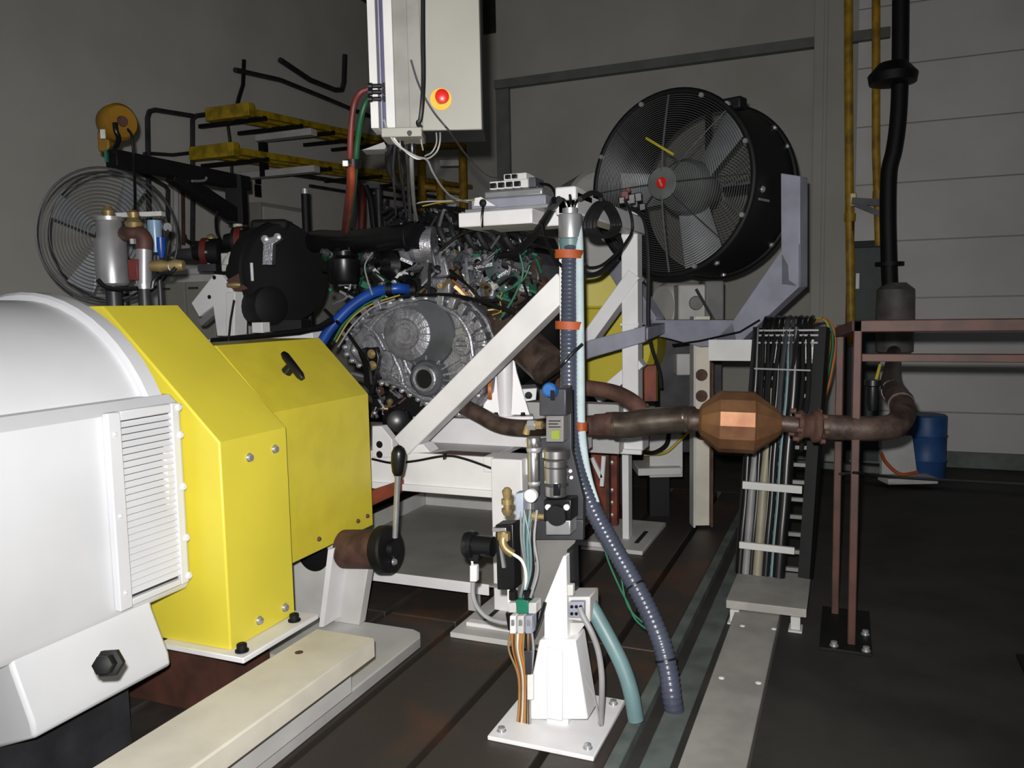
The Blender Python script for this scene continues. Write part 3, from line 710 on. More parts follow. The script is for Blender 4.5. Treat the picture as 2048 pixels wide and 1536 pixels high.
z0 = zs + .094
bx0, bx1 = PY(990, 360, 3.2)[0], PY(1066, 360, 3.2)[0]
put('housing', MB().box(bx0, bx1, 3.14, 3.26, z0, z0 + .035), LABELW, t, bev=.004)
put('upper_housing', MB().box(bx0 + .06, bx1 - .01, 3.15, 3.25, z0 + .035, z0 + .062), LABELW, t, bev=.004)
for k in range(4): put('plug', MB().box(bx0 + .008 + k * .036, bx0 + .034 + k * .036, 3.125, 3.14, z0 + .006, z0 + .026), BLACK, t, bev=.002)
for k in range(2): put('plug', MB().box(bx0 + .072 + k * .03, bx0 + .094 + k * .03, 3.135, 3.15, z0 + .04, z0 + .056), BLACK, t, bev=.002)
put('grey_end', MB().box(bx1, bx1 + .03, 3.15, 3.25, z0, z0 + .04), ALUD, t, bev=.003)
put('lead', MB().tube(spline([vec(bx1 + .03, 3.2, z0 + .02), vec(bx1 + .08, 3.18, z0 + .005), vec(bx1 + .11, 3.16, z0 - .03), vec(bx1 + .13, 3.12, z0 - .09)]), .006, 8), BLACK, t)

# strap around the shelf arm
t = solo('cable_tie', 'black cable strap wrapped around the left end of the white shelf arm', 'strap',
         MB().tube([PY(966, 416, 3.05), PY(964, 432, 3.045), PY(964, 452, 3.045), PY(966, 454, 3.2), PY(968, 410, 3.2), PY(966, 408, 3.06)], .006, 8, closed=True), BLACK)

# coiled black cable hung on the beam
t = thing('cable_coil', 'coiled black cable hanging in a loop from the white top beam', 'cable', PX(1198, 440, -.95))
cc = PX(1198, 440, -.94); a1 = unit(PX(1230, 440, -.94) - cc); pw = np.linalg.norm(PX(1220, 440, -.94) - cc); ph = np.linalg.norm(PX(1198, 474, -.94) - cc)
for k in range(4):
    r1, r2 = pw * (1.25 - .05 * (k % 2)), ph * (1 - .04 * (k % 2)); off = vec(.012 * k, 0, 0)
    loop = []
    for i in range(28):
        a = 2 * math.pi * i / 28
        sx = math.sin(a) * (0.85 - .35 * math.cos(a))
        loop.append(cc + off + a1 * r1 * sx * 1.05 + ZZ * r2 * math.cos(a))
    put('loop', MB().tube(loop, .0085, 8, closed=True), RUBBER, t)
put('cable_tail', MB().tube(spline([PX(1250, 400, -.93), PX(1262, 430, -.93), PX(1264, 462, -.93), PX(1252, 485, -.93), PX(1235, 505, -.94), PX(1205, 530, -.95), PX(1180, 536, -.96), PX(1168, 528, -.96)]), .007, 8), RUBBER, t)
put('cable_tail', MB().tube(spline([PX(1160, 398, -.94), PX(1182, 386, -.94), PX(1200, 390, -.94), PX(1202, 404, -.94)]), .010, 8), RUBBER, t)
put('wound_bundle', MB().tube(spline([PX(1222, 462, -.99), PX(1240, 480, -.99), PX(1236, 510, -1.0), PX(1200, 545, -1.0), PX(1165, 552, -1.0)]), .012, 8), RUBBER, t)
# thin black cable along the rear post
solo('post_cable', 'long thin black cable running down the right side of the white rear post', 'cable', MB().tube(spline([PX(1258, 412, -.95), PX(1288, 440, -.95), PX(1297, 520, -.95), PX(1296, 640, -.95), PX(1302, 690, -.95), PX(1318, 740, -.93), PX(1322, 775, -.93)]), .010, 8), RUBBER)
# dark red and black plug cluster in front of the fan
t = thing('plug_cluster', 'dark red and black plugs on the beam corner in front of the fan', 'connector', PX(1262, 405, -1.0))
for (u, w, mt_, s) in ((1250, 392, REDH, .022), (1262, 400, BLACK, .026), (1276, 396, BLACK, .024), (1244, 402, BLACK, .018), (1285, 415, BLACK, .02), (1256, 382, REDH, .014), (1270, 410, DGREY, .018)):
    p = PX(u, w, -.98); put('plug', MB().obox(p, vec(.8, .2, .1) * s, vec(-.2, .9, 0) * s * 1.4, vec(0, -.2, .9) * s), mt_, t, bev=.004)

# pole head: stainless cap where the conduit starts
t = thing('flexible_conduit', 'long grey-blue corrugated conduit curving from the pole cap down to the floor', 'conduit', P(1345, 1420, 2.6))
cpts = [(1142, 478, 3.10), (1140, 520, 3.08), (1139, 600, 3.05), (1138, 700, 3.0), (1139, 790, 2.97), (1144, 870, 2.93), (1156, 940, 2.88), (1180, 1005, 2.83), (1216, 1075, 2.78), (1255, 1143, 2.73), (1292, 1212, 2.68), (1320, 1278, 2.63), (1336, 1340, 2.6), (1345, 1400, 2.58), (1352, 1440, 2.6)]
path = sight(cpts, 26)
L = 0; rad = []; fine = []
acc = [0.0]
for i in range(1, len(path)): acc.append(acc[-1] + np.linalg.norm(path[i] - path[i - 1]))
N = int(acc[-1] / .0055)
arr = np.array(path); s_ = np.linspace(0, acc[-1], N)
fine = [vec(*[np.interp(x, acc, arr[:, c]) for c in range(3)]) for x in s_]
rad = [.0325 if (i % 3) else .0295 for i in range(N)]
put('corrugated_tube', MB().tube(fine, rad, 16), CONDUIT, t, angle=70)
cp = P(1141, 476, 3.10)
put('steel_cap', MB().lathe(cp, ZZ, [(-.004, .037), (0, .045), (.085, .045), (.09, .043), (.092, .03), (.112, .03), (.114, .02)], 28), STEEL, t)
put('adapter_sleeve', MB().lathe(cp + vec(0, 0, -.045), ZZ, [(0, .042), (.04, .045), (.045, .040)], 24), TEAL, t)
def strap(u0, u1, w, d, hpx):
    a, b = P(u0, w, d), P(u1, w + 2, d); ms = MB(); ex = unit(b - a); ez = UP; hh = hpx / F * d / 2
    L2 = np.linalg.norm(b - a) / 2; c = (a + b) / 2; pts_ = []
    for i in range(24):
        an = 2 * math.pi * i / 24; pts_.append(c + ex * L2 * math.cos(an) + BK * (.045 * math.sin(an) + .02) - ez * hh)
    ms.prism(pts_, ez * 2 * hh)
    return ms
put('strap', strap(1110, 1169, 507, 3.06, 17), STRAP, t)
put('strap', strap(1111, 1170, 650, 3.01, 16), STRAP, t)
put('strap', strap(1148, 1176, 852, 2.93, 18), STRAP, t)
for (u, w, d) in ((1270, 1168, 2.70), (1332, 1322, 2.6)):
    i = int(np.argmin([np.linalg.norm(p - P(u, w, d)) for p in fine])); tg = unit(fine[min(i + 1, N - 1)] - fine[i - 1])
    put('tie', MB().lathe(fine[i], tg, [(-.003, .035), (.003, .035)], 18), BLACK, t)
solo('clear_tube', 'pale aqua plastic tube running straight down the right side of the corrugated conduit', 'tube',
     MB().tube(sight([(1154, 440, 3.09), (1158, 480, 3.08), (1159, 560, 3.05), (1160, 660, 3.01), (1161, 760, 2.97), (1162, 850, 2.93), (1168, 905, 2.89), (1180, 960, 2.85), (1196, 1005, 2.81)]), [.0165] * 44 + [.0165 - .0005 * i for i in range(21)], 14), TUBEC)
solo('earth_wire', 'thin green wires hanging in an arc left of the corrugated conduit', 'wire',
     MB().tube(sight([(1208, 1088, 2.78), (1216, 1120, 2.76), (1238, 1172, 2.74), (1255, 1205, 2.72), (1272, 1240, 2.7), (1300, 1262, 2.68), (1318, 1268, 2.66)]), .0035, 6).tube(sight([(1243, 1158, 2.75), (1250, 1195, 2.73), (1262, 1222, 2.71), (1285, 1245, 2.69)]), .003, 6), GREENW)
solo('pole_lead', 'thin dark lead slanting across the conduit below the second strap', 'wire', MB().tube(sight([(1165, 688, 2.95), (1140, 712, 2.94), (1122, 732, 2.95), (1085, 762, 3.05)]), .006, 8), BLACK)
t = thing('pole_wiring', 'short black leads and plugs gathered above the steel conduit cap', 'wire', P(1130, 400, 3.1))
for q in ([(1115, 395, 3.1), (1128, 400, 3.08), (1134, 412, 3.08), (1138, 428, 3.09)], [(1160, 395, 3.1), (1150, 408, 3.08), (1146, 425, 3.09)], [(1106, 400, 3.1), (1098, 420, 3.1), (1080, 445, 3.15)], [(1140, 390, 3.1), (1142, 408, 3.08), (1143, 425, 3.09)]):
    put('lead', MB().tube(sight(q), .006, 7), BLACK, t)
put('plug', MB().obox(P(1112, 408, 3.08), unit(vec(.6, .3, .7)) * .03, unit(vec(-.6, .2, .6)) * .014, BK * .014), DGREY, t, bev=.003)

# ================================================================== EXHAUST LINE
t = thing('exhaust_line', 'rusty exhaust pipe with copper-brown catalytic converter crossing in front of the cable ladder', 'exhaust pipe', P(1480, 845, 3.0))
put('front_pipe', MB().tube(sight([(925, 812, 3.62), (960, 830, 3.56), (1000, 850, 3.5), (1050, 856, 3.44), (1110, 852, 3.36), (1175, 850, 3.3)]), .036, 18), PIPER, t)
put('branch_pipe', MB().tube(sight([(1120, 770, 3.55), (1175, 776, 3.45), (1230, 786, 3.38), (1268, 806, 3.3), (1290, 832, 3.26)]), .034, 18), RUST, t)
put('collector', MB().tube(sight([(1168, 852, 3.3), (1200, 850, 3.28), (1230, 848, 3.26)]), [.042] * 6 + [.046] * 6 + [.05] * 5, 20), RUST, t)
put('heat_sleeve', MB().tube(sight([(1226, 850, 3.26), (1255, 850, 3.24), (1300, 843, 3.2), (1365, 838, 3.15), (1392, 838, 3.12)]), [.05] + [.054] * 26 + [.05] * 4 + [.042, .04], 24), PIPES, t)
ca, cb = P(1388, 840, 3.1), P(1584, 848, 3.02)
dd = unit(cb - ca)
cl = np.linalg.norm(cb - ca)
cc0 = P(1403, 841, 3.09); cw = np.linalg.norm(P(1556, 846, 3.03) - cc0)
put('inlet_neck', MB().lathe(ca - dd * .02, dd, [(0, .04), (.02, .046), (.05, .04)], 24), PIPER, t)
put('converter_body', MB().lathe(cc0, dd, [(-.01, .045), (0, .062), (cw * .22, .114), (cw * .24, .117), (cw * .68, .117), (cw * .70, .114), (cw * .99, .055), (cw + .01, .04)], 14), COPPER, t, angle=15)
put('seam', MB().lathe(cc0 + dd * cw * .68, dd, [(0, .116), (.003, .119), (.006, .116)], 14), COPPER, t)
fa = P(1552, 846, 3.03)
put('outlet_pipe', MB().tube(sight([(1552, 846, 3.03), (1600, 850, 3.01), (1640, 853, 3.0)]), .031, 18), PIPER, t)
fb, fc = P(1594, 850, 3.01), P(1640, 853, 3.0); d2 = unit(fc - fb)
put('flange', MB().lathe(fb, d2, [(0, .05), (.012, .058), (.03, .045), (.05, .045), (.06, .062), (.078, .06), (.085, .048)], 24), RUST, t)
for k in range(6):
    a = k * math.pi / 3 + .3; s1 = UP * math.cos(a) + BK * math.sin(a)
    bolt(t, fb + d2 * .0 + s1 * .052, -d2, .009, .02, RUST); bolt(t, fb + d2 * .078 + s1 * .055, d2, .009, .018, RUST)
tp = sight([(1636, 853, 3.0), (1700, 856, 2.98), (1752, 857, 2.97), (1790, 850, 3.0), (1806, 828, 3.1), (1800, 800, 3.25), (1786, 780, 3.5)])
put('tail_pipe', MB().tube(tp, .046, 22), PIPER, t)
put('elbow_clamp', MB().lathe(P(1802, 806, 3.2), unit(P(1800, 800, 3.25) - P(1806, 822, 3.12)), [(-.02, .050), (.02, .050)], 22), PIPER, t)
put('sensor', MB().lathe(P(1745, 800, 3.0), ZZ, [(-.04, .014), (-.01, .022), (.05, .022), (.055, .03), (.075, .03)], 12), BLACK, t)
put('sensor_lead', MB().tube(sight([(1745, 785, 3.0), (1752, 760, 3.05), (1760, 730, 3.1)]), .006, 8), WIREY, t)
put('riser_pipe', MB().tube(spline([P(1786, 782, 3.48), P(1782, 760, 4.2), P(1784, 742, 5.0), PY(1788, 700, YW - .35), PY(1788, 660, YW - .3)]), .048, 16), PIPER, t)

# ================================================================== RUSTY STAND
t = thing('pipe_stand', 'tall brown-red steel stand with two rails at far right holding the exhaust pipe', 'stand', (.05, 3.25, 0))
sy = 3.18
xl, xr_ = PZ(1700, 1292, 0)[0], PZ(1700, 1292, 0)[0] + 1.0
def post(u, w, Y, x0=None):
    p = PY(u, w, Y); return p
zt = PY(1760, 640, sy)[2]
hx = .0145
x1 = PY(1713, 800, sy)[0]
put('upright', MB().box(x1 - hx, x1 + hx, sy, sy + .045, .01, zt), FRAMER, t, bev=.004)
x2 = PY(1678, 800, sy + .30)[0]
put('upright', MB().box(x2 - .0145, x2 + .0145, sy + .30, sy + .345, .01, PY(1700, 650, sy + .3)[2]), FRAMER, t, bev=.004)
x3 = x1 + .62
put('upright', MB().box(x3 - hx, x3 + hx, sy, sy + .045, .01, zt), FRAMER, t, bev=.004)
zr = PY(1780, 664, sy)[2]
put('rail', MB().box(x1 - hx, x3 + hx, sy, sy + .045, zr, zt), FRAMER, t, bev=.004)
zr2, zr3 = PY(1780, 708, sy)[2], PY(1780, 724, sy)[2]
put('rail', MB().box(x1 + hx, x3 - hx, sy + .005, sy + .04, zr3, zr2), FRAMER, t, bev=.003)
put('top_link', MB().beam(vec(x1, sy + .02, zt - .02), vec(x2, sy + .32, PY(1700, 655, sy + .3)[2] - .02), .04, .04), FRAMER, t, bev=.003)
put('foot_plate', MB().box(x2 - .05, x1 + .07, sy - .06, sy + .38, 0, .012), BLACKM, t, bev=.002)
put('foot_plate', MB().box(x3 - .07, x3 + .07, sy - .06, sy + .12, 0, .012), BLACKM, t, bev=.002)
for (dx, dy) in ((.05, -.04), (-.06, -.03), (.05, .12)): bolt(t, vec(x1 + dx, sy + dy, .012), ZZ, .012, .018, STEEL)
put('slung_cable', MB().tube(spline([PY(1678, 948, sy + .32), PY(1704, 946, sy + .06), PY(1716, 946, sy + .0), PY(1800, 955, sy + .1), vec(x3, sy, PY(1800, 955, sy)[2])]), .006, 7), BLACK, t)

# ================================================================== FLOOR DUCT and CABLE LADDER
t = thing('floor_duct', 'long grey metal floor duct cover strip with round screws on the dark floor', 'duct', (-.32, 2.5, 0))
put('cover', MB().box(-.405, -.232, 1.0, 3.55, .0, .05), DUCTG, t, bev=.003)
for (u, w) in ((1485, 1252), (1548, 1258), (1443, 1356), (1517, 1366)):
    p = PZ(u, w, .05); bolt(t, p, ZZ, .010, .004, LABELW, 'screw', False)
bl, br = PZ(1452, 1200, .09), PZ(1608, 1216, .09)
t = thing('cable_ladder', 'upright cable ladder with metal rungs, thick black and grey hoses, on a grey box', 'cable ladder', (-.32, 3.7, 0))
put('base_box', MB().box(bl[0], br[0] + .01, bl[1], bl[1] + .44, .055, .09), DUCTG, t, bev=.003)
for x in (bl[0] + .035, br[0] - .03):
    put('box_foot', MB().box(x - .018, x + .018, bl[1] - .012, bl[1] + .05, 0, .056).box(x - .026, x + .026, bl[1] - .03, bl[1] + .05, 0, .008), GREYW, t, bev=.002)
lb0, lb1 = PZ(1480, 1142, .09), PZ(1606, 1148, .09)
yb = (lb0[1] + lb1[1]) / 2 - .02
yt = yb + .18
ztop = PY(1580, 655, yt)[2]
xL0, xR0 = PY(1478, 1140, yb)[0], PY(1607, 1150, yb)[0]
xL1, xR1 = PY(1515, 655, yt)[0], PY(1641, 655, yt)[0]
def lad(f, s, dy=0):                                    # f across 0..1, s up 0..1
    return vec((xL0 + (xR0 - xL0) * f) * (1 - s) + (xL1 + (xR1 - xL1) * f) * s, yb + (yt - yb) * s + dy, .09 + (ztop - .09) * s)
put('side_rail', MB().beam(lad(0, 0), lad(0, 1), .02, .055), BLACKM, t)
put('side_rail', MB().beam(lad(1.03, 0), lad(1.03, 1), .05, .055), BLACKM, t)
for s in [.02, .09, .16, .23, .30, .37, .44, .51, .58, .65, .72, .79, .86, .93]:
    put('rung', MB().beam(lad(.02, s, .03), lad(.98, s, .03), .02, .016), MGREY, t)
for s in (.94, .97, .99): put('clamp_bar', MB().beam(lad(.05, s, -.05), lad(.98, s, -.05), .012, .008), MGREY, t)
put('clamp_bar', MB().beam(lad(.02, .835, -.06), lad(.9, .83, -.06), .01, .007), MGREY, t)
put('wide_bar', MB().beam(lad(-.02, .365, -.075), lad(.90, .36, -.075), .016, .034), GREYW, t, bev=.002)
put('wide_bar', MB().beam(lad(-.0, .125, -.075), lad(.85, .12, -.075), .016, .03), GREYW, t, bev=.002)
hs = [(.12, .018, MGREY), (.30, .021, mat('drab_hose', (138, 132, 112), .5)), (.43, .016, BLACK), (.53, .010, TEAL), (.63, .028, BLACK), (.2, .012, BLACK), (.37, .01, BLACK), (.02, .016, BLACK)]
for f, r, mt_ in hs:
    top = .50 if f in (.12, .30) else .98
    put('hose', MB().tube(spline([lad(f, .0, -.035), lad(f, .15, -.035), lad(f + .01, .3, -.03), lad(f + .02 * (f - .3), .5, -.03), lad(f + .03, .75, -.03), lad(f, 1.0, -.03)] if top > .9 else [lad(f, .0, -.035), lad(f, .2, -.035), lad(f, .36, -.03), lad(f + .02, .6, .0), lad(f + .02, .75, .0)]), r, 12), mt_, t)
random.seed(5)
for k in range(9):
    f = .12 + .09 * k
    put('cable', MB().tube(spline([lad(f, .55 + random.uniform(-.1, .1), -.03), lad(f + random.uniform(-.05, .05), .75, -.045), lad(f, .95, -.05), lad(f + .01, 1.03, -.02), lad(f + .02, 1.04, .08)]), .008 + .004 * random.random(), 8), random.choice([BLACK, BLACK, RUBBER, DGREY]), t)
put('upper_plate', MB().beam(lad(-.85, .90, .12), lad(.99, .90, .12), .01, .10), GREYW, t)
# loose signal wires right of the ladder
for i, (mt_, off, nm) in enumerate(((WIREY, 0, 'yellow'), (GREENW, 6, 'green'), (WIREO, 12, 'orange'))):
    solo('signal_wire', '%s signal wire looping over the right rail of the cable ladder' % nm, 'wire',
         MB().tube(sight([(1600 + off, 660, 4.3), (1620 + off, 642, 4.3), (1650 + off * .5, 640, 4.3), (1660 + off, 680, 4.3), (1652 + off, 740, 4.3), (1640 + off, 790, 4.3), (1632 + off, 812, 4.32)]), .006, 6), mt_)

# ================================================================== PNEUMATIC PANEL STAND (centre foreground)
YS_ = 2.25
def S(u, w, dy=0.0): return PY(u, w, YS_ + dy)
def splate(pts, dy, dep): return MB().prism([S(u, w, dy) for u, w in pts], (0, dep, 0))
t = thing('valve_stand', 'white tapered valve stand with grey panel, gauges and fittings in centre foreground', 'stand', (-.78, 2.3, 0))
zb_ = S(1110, 1382)[2]
p0, p1 = S(1090, 1300), S(1134, 1300)
put('upright', MB().box(p0[0], p1[0], YS_, YS_ + .06, .012, S(1110, 1215)[2]), WHITE, t, bev=.004)
put('upright_tip', splate(((1088, 1284), (1088, 1205), (1126, 1112), (1132, 1112), (1135, 1284)), -.003, .055), WHITE, t, bev=.003)
put('base_gusset', splate(((1078, 1280), (1150, 1280), (1176, 1440), (1046, 1440)), -.02, .10), WHITE, t, bev=.006)
put('gusset_rib', MB().beam(S(1110, 1296, -.03), S(1110, 1438, -.03), .012, .05, ZZ), WHITE, t, bev=.003)
fx0, fx1 = S(1040, 1440)[0], S(1182, 1440)[0]
put('foot_plate', MB().box(fx0 - .05, fx1 + .05, YS_ - .14, YS_ + .22, 0, .014), WHITE, t, bev=.003)
for x in (fx0 - .02, fx1 + .02):
    for y in (YS_ - .1, YS_ + .18): bolt(t, vec(x, y, .014), ZZ, .011, .014, STEEL)
put('grey_panel', splate(((1062, 1076), (1152, 1076), (1136, 1130), (1136, 1250), (1100, 1290), (1066, 1290)), .065, .012), PANELG, t, bev=.002)
put('back_plate', splate(((1064, 880), (1127, 872), (1127, 772), (1141, 772), (1143, 900), (1166, 995), (1166, 1080), (1064, 1080)), .05, .02), DGREY, t, bev=.002)
put('panel_tail', splate(((1134, 1100), (1150, 1085), (1152, 1180), (1134, 1185)), .03, .03), BLACK, t)
put('screw_block', splate(((1134, 1170), (1146, 1170), (1146, 1192), (1134, 1192)), -.005, .02), WIREW, t, bev=.002)
# regulator with blue knob and label
t2 = thing('pressure_regulator', 'chrome pressure regulator with blue knob and grey label plate on the valve stand', 'regulator', S(1110, 1000))
RG = t2
put('knob_block', splate(((1078, 778), (1132, 778), (1132, 832), (1078, 832)), .0, .05), DGREY, t2, bev=.004)
put('blue_knob', MB().lathe(S(1104, 782, -.005), (0, -1, .25), [(-.01, .020), (.012, .022), (.03, .021), (.035, .015)], 20), BLUEK, t2, label='blue knob')
put('knob_slot', MB().obox(S(1105, 790, -.04), (.006, 0, 0), (0, .002, 0), (0, 0, .014)), BLACK, t2)
put('label_plate', splate(((1092, 832), (1127, 832), (1127, 884), (1092, 884)), -.004, .04), PANELG, t2, bev=.002)
put('lime_label', splate(((1103, 861), (1119, 861), (1119, 878), (1103, 878)), -.006, .002), LABELY, t2, label='small lime green label')
for k in range(3): put('text_line', splate(((1097, 841 + k * 6), (1121 - 5 * (k % 2), 841 + k * 6), (1121 - 5 * (k % 2), 843 + k * 6), (1097, 843 + k * 6)), -.005, .001), BLACK, t2)
def vcyl(name, u, w0, w1, rpx, mt_, par, dy=0., rings=()):
    b = S(u, w1, dy); tpp = S(u, w0, dy); L_ = tpp[2] - b[2]; r = rpx / F * 2.5
    pr = [(0, r * .9), (.004, r), (L_ - .004, r), (L_, r * .9)]
    return put(name, MB().lathe(b, ZZ, pr, 26), mt_, par)
vcyl('chrome_bowl', 1112, 897, 916, 27, CHROME, t2)
vcyl('chrome_bowl', 1112, 918, 992, 23, CHROME, t2)
vcyl('bowl_band', 1112, 930, 936, 24, DGREY, t2)
vcyl('bowl_band', 1112, 962, 972, 24, DGREY, t2)
put('sight_window', splate(((1106, 968), (1119, 968), (1119, 992), (1106, 992)), -.04, .01), BLACK, t2, bev=.002)
t2 = thing('filter_bowl', 'narrow chrome filter cylinder left of the chrome regulator on the valve stand', 'filter', S(1068, 980))
vcyl('bowl', 1068, 874, 896, 14, CHROME, t2)
vcyl('bowl', 1068, 902, 990, 12, CHROME, t2)
vcyl('collar', 1068, 894, 904, 15, STEEL, t2)
vcyl('collar', 1068, 962, 970, 13.5, STEEL, t2)
put('brass_elbow', MB().tube([S(1052, 868), S(1056, 853), S(1070, 850), S(1084, 851)], .011, 10), BRASS, t2)
put('union_nut', MB().lathe(S(1064, 850), XX, [(-.012, .016), (.012, .016)], 6), STEEL, t2)
put('union_nut', MB().lathe(S(1078, 850), XX, [(-.008, .013), (.01, .013)], 6), BRASS, t2)
# black valve block with white screws and bright lower body
t2 = thing('valve_block', 'black valve block with two white screws above a bright steel body on the stand', 'valve', S(1114, 1060))
put('black_body', splate(((1087, 1000), (1142, 1000), (1142, 1042), (1087, 1042)), -.035, .07), BLACK, t2, bev=.003)
put('round_cap', MB().lathe(S(1114, 1030, -.04), -YY, [(0, .032), (.012, .030)], 22), BLACKM, t2)
for u in (1097, 1134): put('screw', MB().lathe(S(u, 1014, -.036), -YY, [(0, .009), (.006, .009), (.008, .005)], 12), LABELW, t2)
put('steel_body', splate(((1091, 1042), (1141, 1040), (1141, 1070), (1091, 1071)), -.03, .06), STEEL, t2, bev=.004)
put('shroud_plate', splate(((1066, 1040), (1166, 1040), (1166, 1080), (1066, 1080)), .035, .02), DGREY, t2, bev=.002)
put('brass_fitting', MB().lathe(S(1046, 1030, -.01), (1, 0, 0), [(0, .018), (.022, .018), (.022, .010), (.034, .010), (.034, .016), (.05, .016), (.05, .009), (.07, .009)], 14), BRASS, t2, label='pale brass fitting')
put('plate_screw', MB().lathe(S(1141, 942, .048), -YY, [(0, .006), (.004, .005)], 10), LABELW, t2)
for w in (955, 1012): put('plate_screw', MB().lathe(S(1143, w, .048), -YY, [(0, .006), (.004, .005)], 10), LABELW, t2)
# left manifold strip with hoses
t2 = thing('solenoid_valve', 'black solenoid valve with brass elbow sticking out left of the valve stand', 'valve', S(985, 1110))
put('coil', MB().lathe(S(932, 1088), XX, [(0, .040), (.012, .044), (.03, .042), (.032, .032), (.095, .032)], 24), BLACK, t2)
put('coil_plug', splate(((932, 1100), (958, 1100), (956, 1124), (938, 1122)), -.02, .04), BLACK, t2, bev=.003)
put('body', splate(((990, 1050), (1026, 1048), (1030, 1180), (994, 1180)), -.02, .06), BLACK, t2, bev=.004)
put('upper_body', splate(((984, 1056), (1012, 1056), (1012, 1064), (984, 1064)), -.022, .05), STEEL, t2, bev=.002)
put('brass_elbow', MB().tube(spline([S(1008, 1066, -.035), S(1006, 1085, -.045), S(1012, 1098, -.045), S(1026, 1108, -.04)], 5), .0135, 12), BRASS, t2)
put('elbow_nut', MB().lathe(S(1008, 1072, -.035), (0, 0, 1), [(-.012, .02), (.012, .02)], 6), BRASS, t2)
put('side_ridge', splate(((998, 1092), (1002, 1092), (1010, 1136), (1004, 1136)), -.03, .01), STEEL, t2)
t2 = thing('manifold', 'narrow bright manifold strip with hoses, cable clamps and green terminals left of the stand', 'manifold', S(1040, 1200))
put('strip', splate(((1032, 985), (1046, 985), (1062, 1000), (1062, 1200), (1050, 1200), (1048, 1010), (1032, 1010)), .02, .03), STEEL, t2, bev=.002)
put('pale_block', splate(((1030, 988), (1046, 985), (1046, 1035), (1032, 1038)), -.03, .04), mat('pale_blue_block', (166, 176, 190), .5), t2, bev=.003)
put('fitting_stack', MB().lathe(S(1015, 1030, -.02), ZZ, [(0, .012), (.012, .018), (.02, .018), (.02, .012), (.034, .012), (.034, .018), (.05, .018), (.05, .011), (.075, .016), (.085, .008)], 12), BRASS, t2)
put('white_cap', MB().lathe(S(1064, 990, -.03), -YY, [(0, .02), (.015, .02), (.02, .012)], 16), LABELW, t2)
random.seed(9)
for i in range(9):
    u0 = 1046 + i * 3.2; d0 = random.uniform(-.05, .0)
    put('air_line', MB().tube(spline([S(u0 - 2 + random.uniform(-8, 8), 1020, d0), S(u0 + random.uniform(-5, 5), 1080, d0 - .01), S(u0 + random.uniform(-6, 6), 1140, d0), S(1040 + i * 2.6, 1195, d0 - .01)], 6), random.uniform(.003, .0055), 7), random.choice([WIREG, DGREY, BLACK, BLACK, MGREY, TEAL]), t2)
put('curved_line', MB().tube(spline([S(1026, 1108, -.045), S(1044, 1122, -.05), S(1052, 1150, -.05), S(1050, 1195, -.05)], 6), .005, 8), WIREW, t2)
put('clamp_block', splate(((1014, 1178), (1028, 1176), (1030, 1244), (1016, 1246)), -.01, .03), LABELW, t2, bev=.002)
for u in (1027, 1056): put('cable_gland', MB().lathe(S(u, 1198, -.05), ZZ, [(0, .014), (.025, .014), (.03, .009)], 12), BLACK, t2)
put('green_terminal', splate(((1030, 1200), (1056, 1200), (1056, 1228), (1034, 1228)), -.06, .05), PCB, t2, bev=.003)
put('grey_terminal', splate(((1016, 1206), (1032, 1206), (1032, 1226), (1016, 1226)), -.055, .05), GREYW, t2, bev=.003)
put('grey_terminal', splate(((1056, 1206), (1072, 1206), (1072, 1228), (1056, 1228)), -.055, .05), GREYW, t2, bev=.003)
for k, (u0, u1, mt_) in enumerate(((1019, 1031, LABELW), (1034, 1047, GREYW), (1050, 1064, LAV))):
    put('plug', splate(((u0, 1232), (u1, 1232), (u1, 1268), (u0, 1268)), -.065, .04), mt_, t2, bev=.003)
    put('plug_latch', splate(((u0 + 3, 1240), (u1 - 3, 1240), (u1 - 3, 1252), (u0 + 3, 1252)), -.07, .006), STEEL, t2, bev=.001)
put('black_backing', splate(((1010, 1226), (1072, 1224), (1068, 1262), (1016, 1262)), -.02, .03), BLACK, t2, bev=.003)
for i in range(12):
    u0 = 1020 + i * 4; mt_ = [BRASS, WIREO, RUST, BRASS, WIREW, BRASS, WIREO, BRASS, BLACK, BRASS, RUST, WIREG][i]
    put('lead', MB().tube(spline([S(u0, 1266, -.05), S(u0 + random.uniform(-3, 3), 1300, -.05), S(1048 + (u0 - 1040) * .6, 1350, -.04), S(1048 + (u0 - 1040) * .5, 1405, -.03), S(1046 + (u0 - 1040) * .6, 1450, -.03)], 6), .0035, 6), mt_, t2)
put('cable_sleeve', splate(((1048, 1302), (1064, 1302), (1062, 1350), (1050, 1350)), -.055, .02), DGREY, t2, bev=.003)
put('cable_tag', splate(((1054, 1350), (1066, 1350), (1066, 1400), (1054, 1400)), -.055, .01), LABELW, t2, bev=.002)
put('black_lead', MB().tube(spline([S(1090, 1205, -.03), S(1082, 1235, -.03), S(1072, 1262, -.03), S(1066, 1275, -.03)], 6), .006, 7), BLACK, t2)
t2 = thing('sensor_cable', 'grey cable with white plug hanging from the black solenoid in a curve', 'cable', S(960, 1200))
put('plug', splate(((939, 1131), (953, 1131), (953, 1164), (939, 1164)), -.01, .02), LABELW, t2, bev=.003)
put('plug_tip', MB().cyl(S(945, 1132, .0), S(944, 1120, .0), .004, 8), LABELW, t2)
put('cable', MB().tube(spline([S(946, 1164), S(946, 1190), S(955, 1215), S(975, 1235), S(1000, 1244), S(1016, 1246)], 8), .0075, 9), WIREG, t2)
